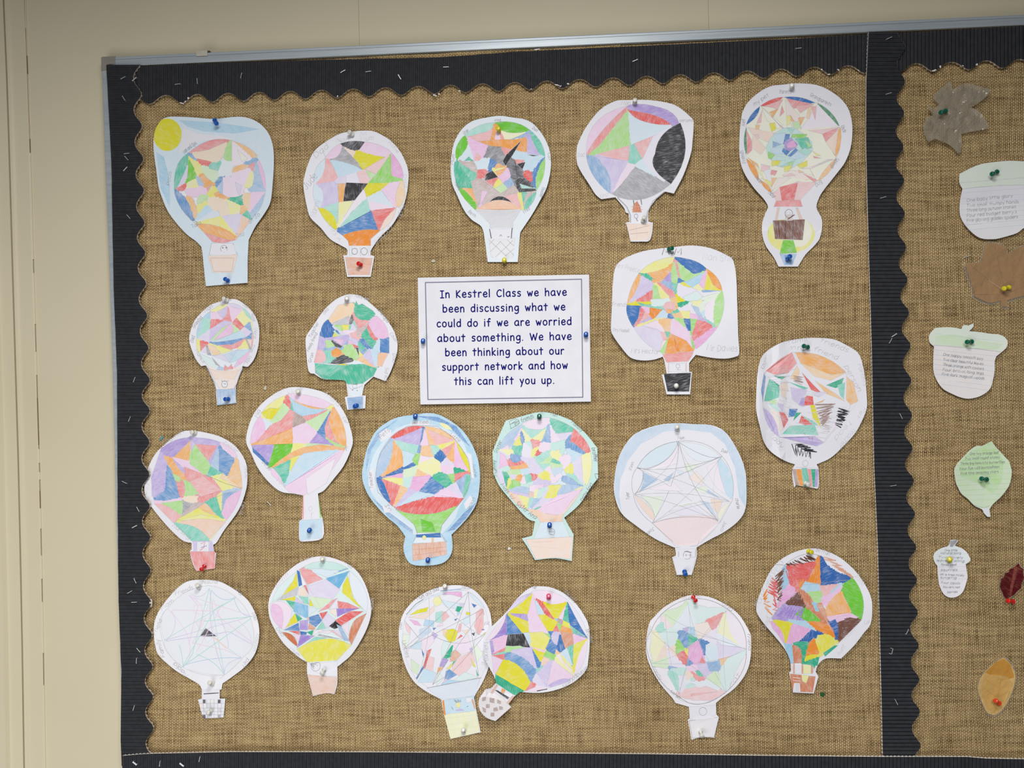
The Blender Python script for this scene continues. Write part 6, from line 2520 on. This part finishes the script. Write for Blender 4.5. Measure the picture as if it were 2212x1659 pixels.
# ---------------------------------------------------------------- staples
def staple(px, py, ang, h, label, group, ln=.0105, lie=False, wd=.0009):
    p = P(px, py, h); a = math.radians(ang); d = Vector((math.cos(a), 0, math.sin(a))); n = Vector((-math.sin(a), 0, math.cos(a)))
    vs, fs = [], []
    def bar(c, u, v, w_, hu, hv, hw):
        i = len(vs)
        for su in (-1, 1):
            for sv in (-1, 1):
                for sw in (-1, 1): vs.append(c+u*hu*su+v*hv*sv+w_*hw*sw)
        fs.extend([(i, i+1, i+3, i+2), (i+4, i+6, i+7, i+5), (i, i+4, i+5, i+1), (i+2, i+3, i+7, i+6), (i, i+2, i+6, i+4), (i+1, i+5, i+7, i+3)])
    Y = Vector((0, 1, 0))
    bar(p, d, n, Y, ln/2, wd/2, .00028)
    for sg in (-1, 1):
        if lie: bar(p+d*(ln/2-.0003)*sg+n*.0022, n, d, Y, .0022, .0003, .00028)
        else: bar(p+d*(ln/2-.0003)*sg+Y*.0018, Y, n, d, .0018, wd/2, .0003)
    o = bpy.data.meshes.new('staple'); o.from_pydata([tuple(v) for v in vs], [], fs); o.update()
    ob = link('staple', o, M['steel']); tag(ob, label=label, cat='staple', group=group); return ob
ST = [('L', 265.6, 168, 25, 1), ('L', 290, 171, 40, 2), ('L', 267, 212, -60, 1), ('L', 273.5, 331.5, 5, 1), ('L', 273, 341.5, -50, 1), ('L', 270.6, 365, 45, 2), ('L', 277.5, 468, -50, 1), ('L', 290, 820, 66, 1), ('L', 279.6, 905, 66, 1), ('L', 268.8, 1042, -25, 1),
      ('L', 297.8, 1100, -62, 1), ('L', 290.5, 1137.6, 25, 2), ('L', 291.6, 1254.500, -66, 1), ('L', 280, 1279, 28, 1), ('L', 289.5, 1301, 3, 1), ('L', 299, 1404.5, -50, 1), ('L', 294.7, 1427.6, 85, 1), ('L', 288.8, 1529.5, 72, 1),
      ('B', 291, 1649, -38, 3), ('B', 392.500, 1652, -38, 3), ('B', 345, 1650, 80, 1), ('B', 431, 1640, 75, 1),
      ('T', 383.6, 181.7, 5, 1), ('T', 426, 175, -87, 1), ('T', 521, 163, 74, 1), ('T', 740.7, 153.9, 28, 2), ('T', 795.5, 154.4, 5, 1), ('T', 862.9, 166, -60, 2), ('T', 963.500, 144.6, 0, 1), ('T', 1160, 106.5, 4, 1), ('T', 1372, 130.5, 20, 1), ('T', 1725, 104, 4, 1),
      ('D', 1921, 82, 22, 1), ('D', 1919.6, 201.9, 16, 1), ('D', 1908, 426.4, 14, 1), ('D', 1932, 724, 32, 2), ('D', 1924, 736, 60, 1), ('D', 1946.4, 899, -65, 1), ('D', 1930, 1049, 8, 1), ('D', 1927.500, 1407, 75, 4), ('D', 1936.500, 1517, -65, 1), ('D', 1960, 1365, 62, 1)]
where = {'L': 'left border', 'B': 'bottom border', 'T': 'top border', 'D': 'dividing strip'}
def near(grp, px, py):
    if grp in 'LD':
        tabL = [(180, 'where the left border meets the top border'), (230, 'just below the top left corner'), (350, 'level with the top of the yellow-sun balloon'), (380, 'level with the yellow sun'), (480, 'level with the yellow-sun balloon\'s middle'), (860, 'level with the small balloon\'s blue basket'),
                (930, 'just above the balloon tucked under the border'), (1060, 'beside the balloon tucked under the border'), (1110, 'just below the left edge of the tucked balloon'), (1160, 'level with the bottom of the tucked balloon'), (1265, 'level with the top of the pale lined balloon'), (1290, 'just below the top of the pale lined balloon'),
                (1320, 'beside the torn pale scallop'), (1410, 'level with the pale lined balloon\'s lower half'), (1450, 'level with the base of the pale lined balloon'), (1600, 'level with the checkered basket')]
        tabD = [(90, 'at the very top of the strip'), (210, 'level with the clear plastic maple leaf'), (430, 'level with the uppermost paper acorn'), (728, 'level with the acorn with a cut-out stalk'), (740, 'just under a brighter staple'), (900, 'level with the rainbow-basket balloon'), (1060, 'level with the pale green paper leaf'), (1380, 'at a scallop valley below the small acorn'), (1410, 'lying sideways as an open bracket'), (1600, 'level with the golden oval leaf')]
        for y, t in (tabL if grp == 'L' else tabD):
            if py < y: return t
    tabT = [(400, 'above the yellow sun balloon'), (470, 'standing upright above the yellow sun balloon'), (560, 'upright between the first two top-row balloons'), (760, 'above the round orange-based balloon'), (820, 'right of another above the orange-based balloon'), (900, 'steeply tilted, left of the pear-shaped balloon'), (940, 'on a torn scallop tip'), (1000, 'level, above the left of the pear-shaped balloon'),
            (1180, 'close under the rail'), (1230, 'on a scallop above and between two balloons'), (1500, 'above the five-pointed star balloon'), (1900, 'above the figure-eight balloon')]
    tabB = [(320, 'near the bottom left corner'), (360, 'upright, second from the corner'), (410, 'below the checkered basket balloon'), (500, 'upright, fourth from the corner')]
    for x, t in (tabT if grp == 'T' else tabB):
        if px < x: return t
    return 'near its end'
seen = {}
for grp, px, py, ang, kind in ST:
    h = {'L': .0129, 'D': .0129, 'T': .0079, 'B': .0167}[grp]
    lab = {1: 'thin silver staple', 2: 'bright silver staple', 3: 'wide bright staple', 4: 'bent silver staple'}[kind] + ' in the ' + where[grp] + ' ' + near(grp, px, py)
    if lab in seen: lab = lab.replace('thin silver staple', 'lower silver staple') if seen[lab] < 2 else lab
    seen[lab] = seen.get(lab, 0)+1
    staple(px, py, ang, h+.0003, lab, 'staples in the ' + where[grp], .0098 if kind != 3 else .0090, kind == 4, {1: .0007, 2: .0013, 3: .0026, 4: .0007}[kind])
staple(581, 1087.500, -50, .0012, 'single silver staple in the hessian right of the tucked balloon', 'loose staples in the hessian', .0100)
staple(2089, 554, 20, .0012, 'single silver staple in the hessian left of the brown maple leaf', 'loose staples in the hessian', .0100)
# ---------------------------------------------------------------- small scraps on the cloth
def blob(name, px, py, rx, ry, ang, h, mat, label, cat, nseg=9, seed=0):
    rnd = random.Random(seed); vs, fs = [], []
    for lv, sc in ((0, 1.0), (.0007, .82)):
        for k in range(nseg):
            a = 2*math.pi*k/nseg; r_ = (1+.25*(rnd.random()-.5))*sc; x = rx*r_*math.cos(a); y = ry*r_*math.sin(a); ca, sa = math.cos(ang), math.sin(ang)
            vs.append(P(px+x*ca-y*sa, py+x*sa+y*ca, h+lv))
    for k in range(nseg): fs.append((k, (k+1) % nseg, nseg+(k+1) % nseg, nseg+k))
    fs.append(tuple(range(nseg, 2*nseg)))
    return tag(mesh(name, vs, fs, mat), label=label, cat=cat)
blob('paper_scrap', 573, 838, 3, 5, .1, .0004, M['scrap'], 'cream oval scrap of paper stuck to the hessian above the paddle-shaped balloon', 'scrap', seed=1)
blob('paper_scrap', 936, 564, 5, 3.4, 0, .0004, newmat('pale_scrap', lin((196, 186, 156)), .3)[0], 'pale scrap stuck to the hessian above the left end of the printed notice', 'scrap', seed=2)
blob('paper_scrap', 1100, 1185, 4.2, 3.2, 0, .0004, newmat('frosty_scrap', lin((225, 220, 222)), .3)[0], 'whitish scrap stuck to the hessian left of the large peach basket', 'scrap', seed=3)
blob('paper_scrap', 348.5, 947, 3, 6, .7, .0004, newmat('teal_scrap', lin((96, 152, 160)), .7)[0], 'teal scrap of paper stuck to the hessian above the tucked balloon', 'scrap', seed=4)
blob('sticker_dot', 1777, 1500, 5.3, 5.3, 0, .0004, newmat('green_dot', lin((40, 92, 52)), .5)[0], 'dark green dot on the hessian below the bold crayon balloon', 'sticker', 14, seed=9)
blob('torn_paper_tip', 326, 1302, 3.5, 9, .0, .0104, M['scrap'], 'torn pale paper showing at one scallop of the left black border', 'scrap', seed=11)
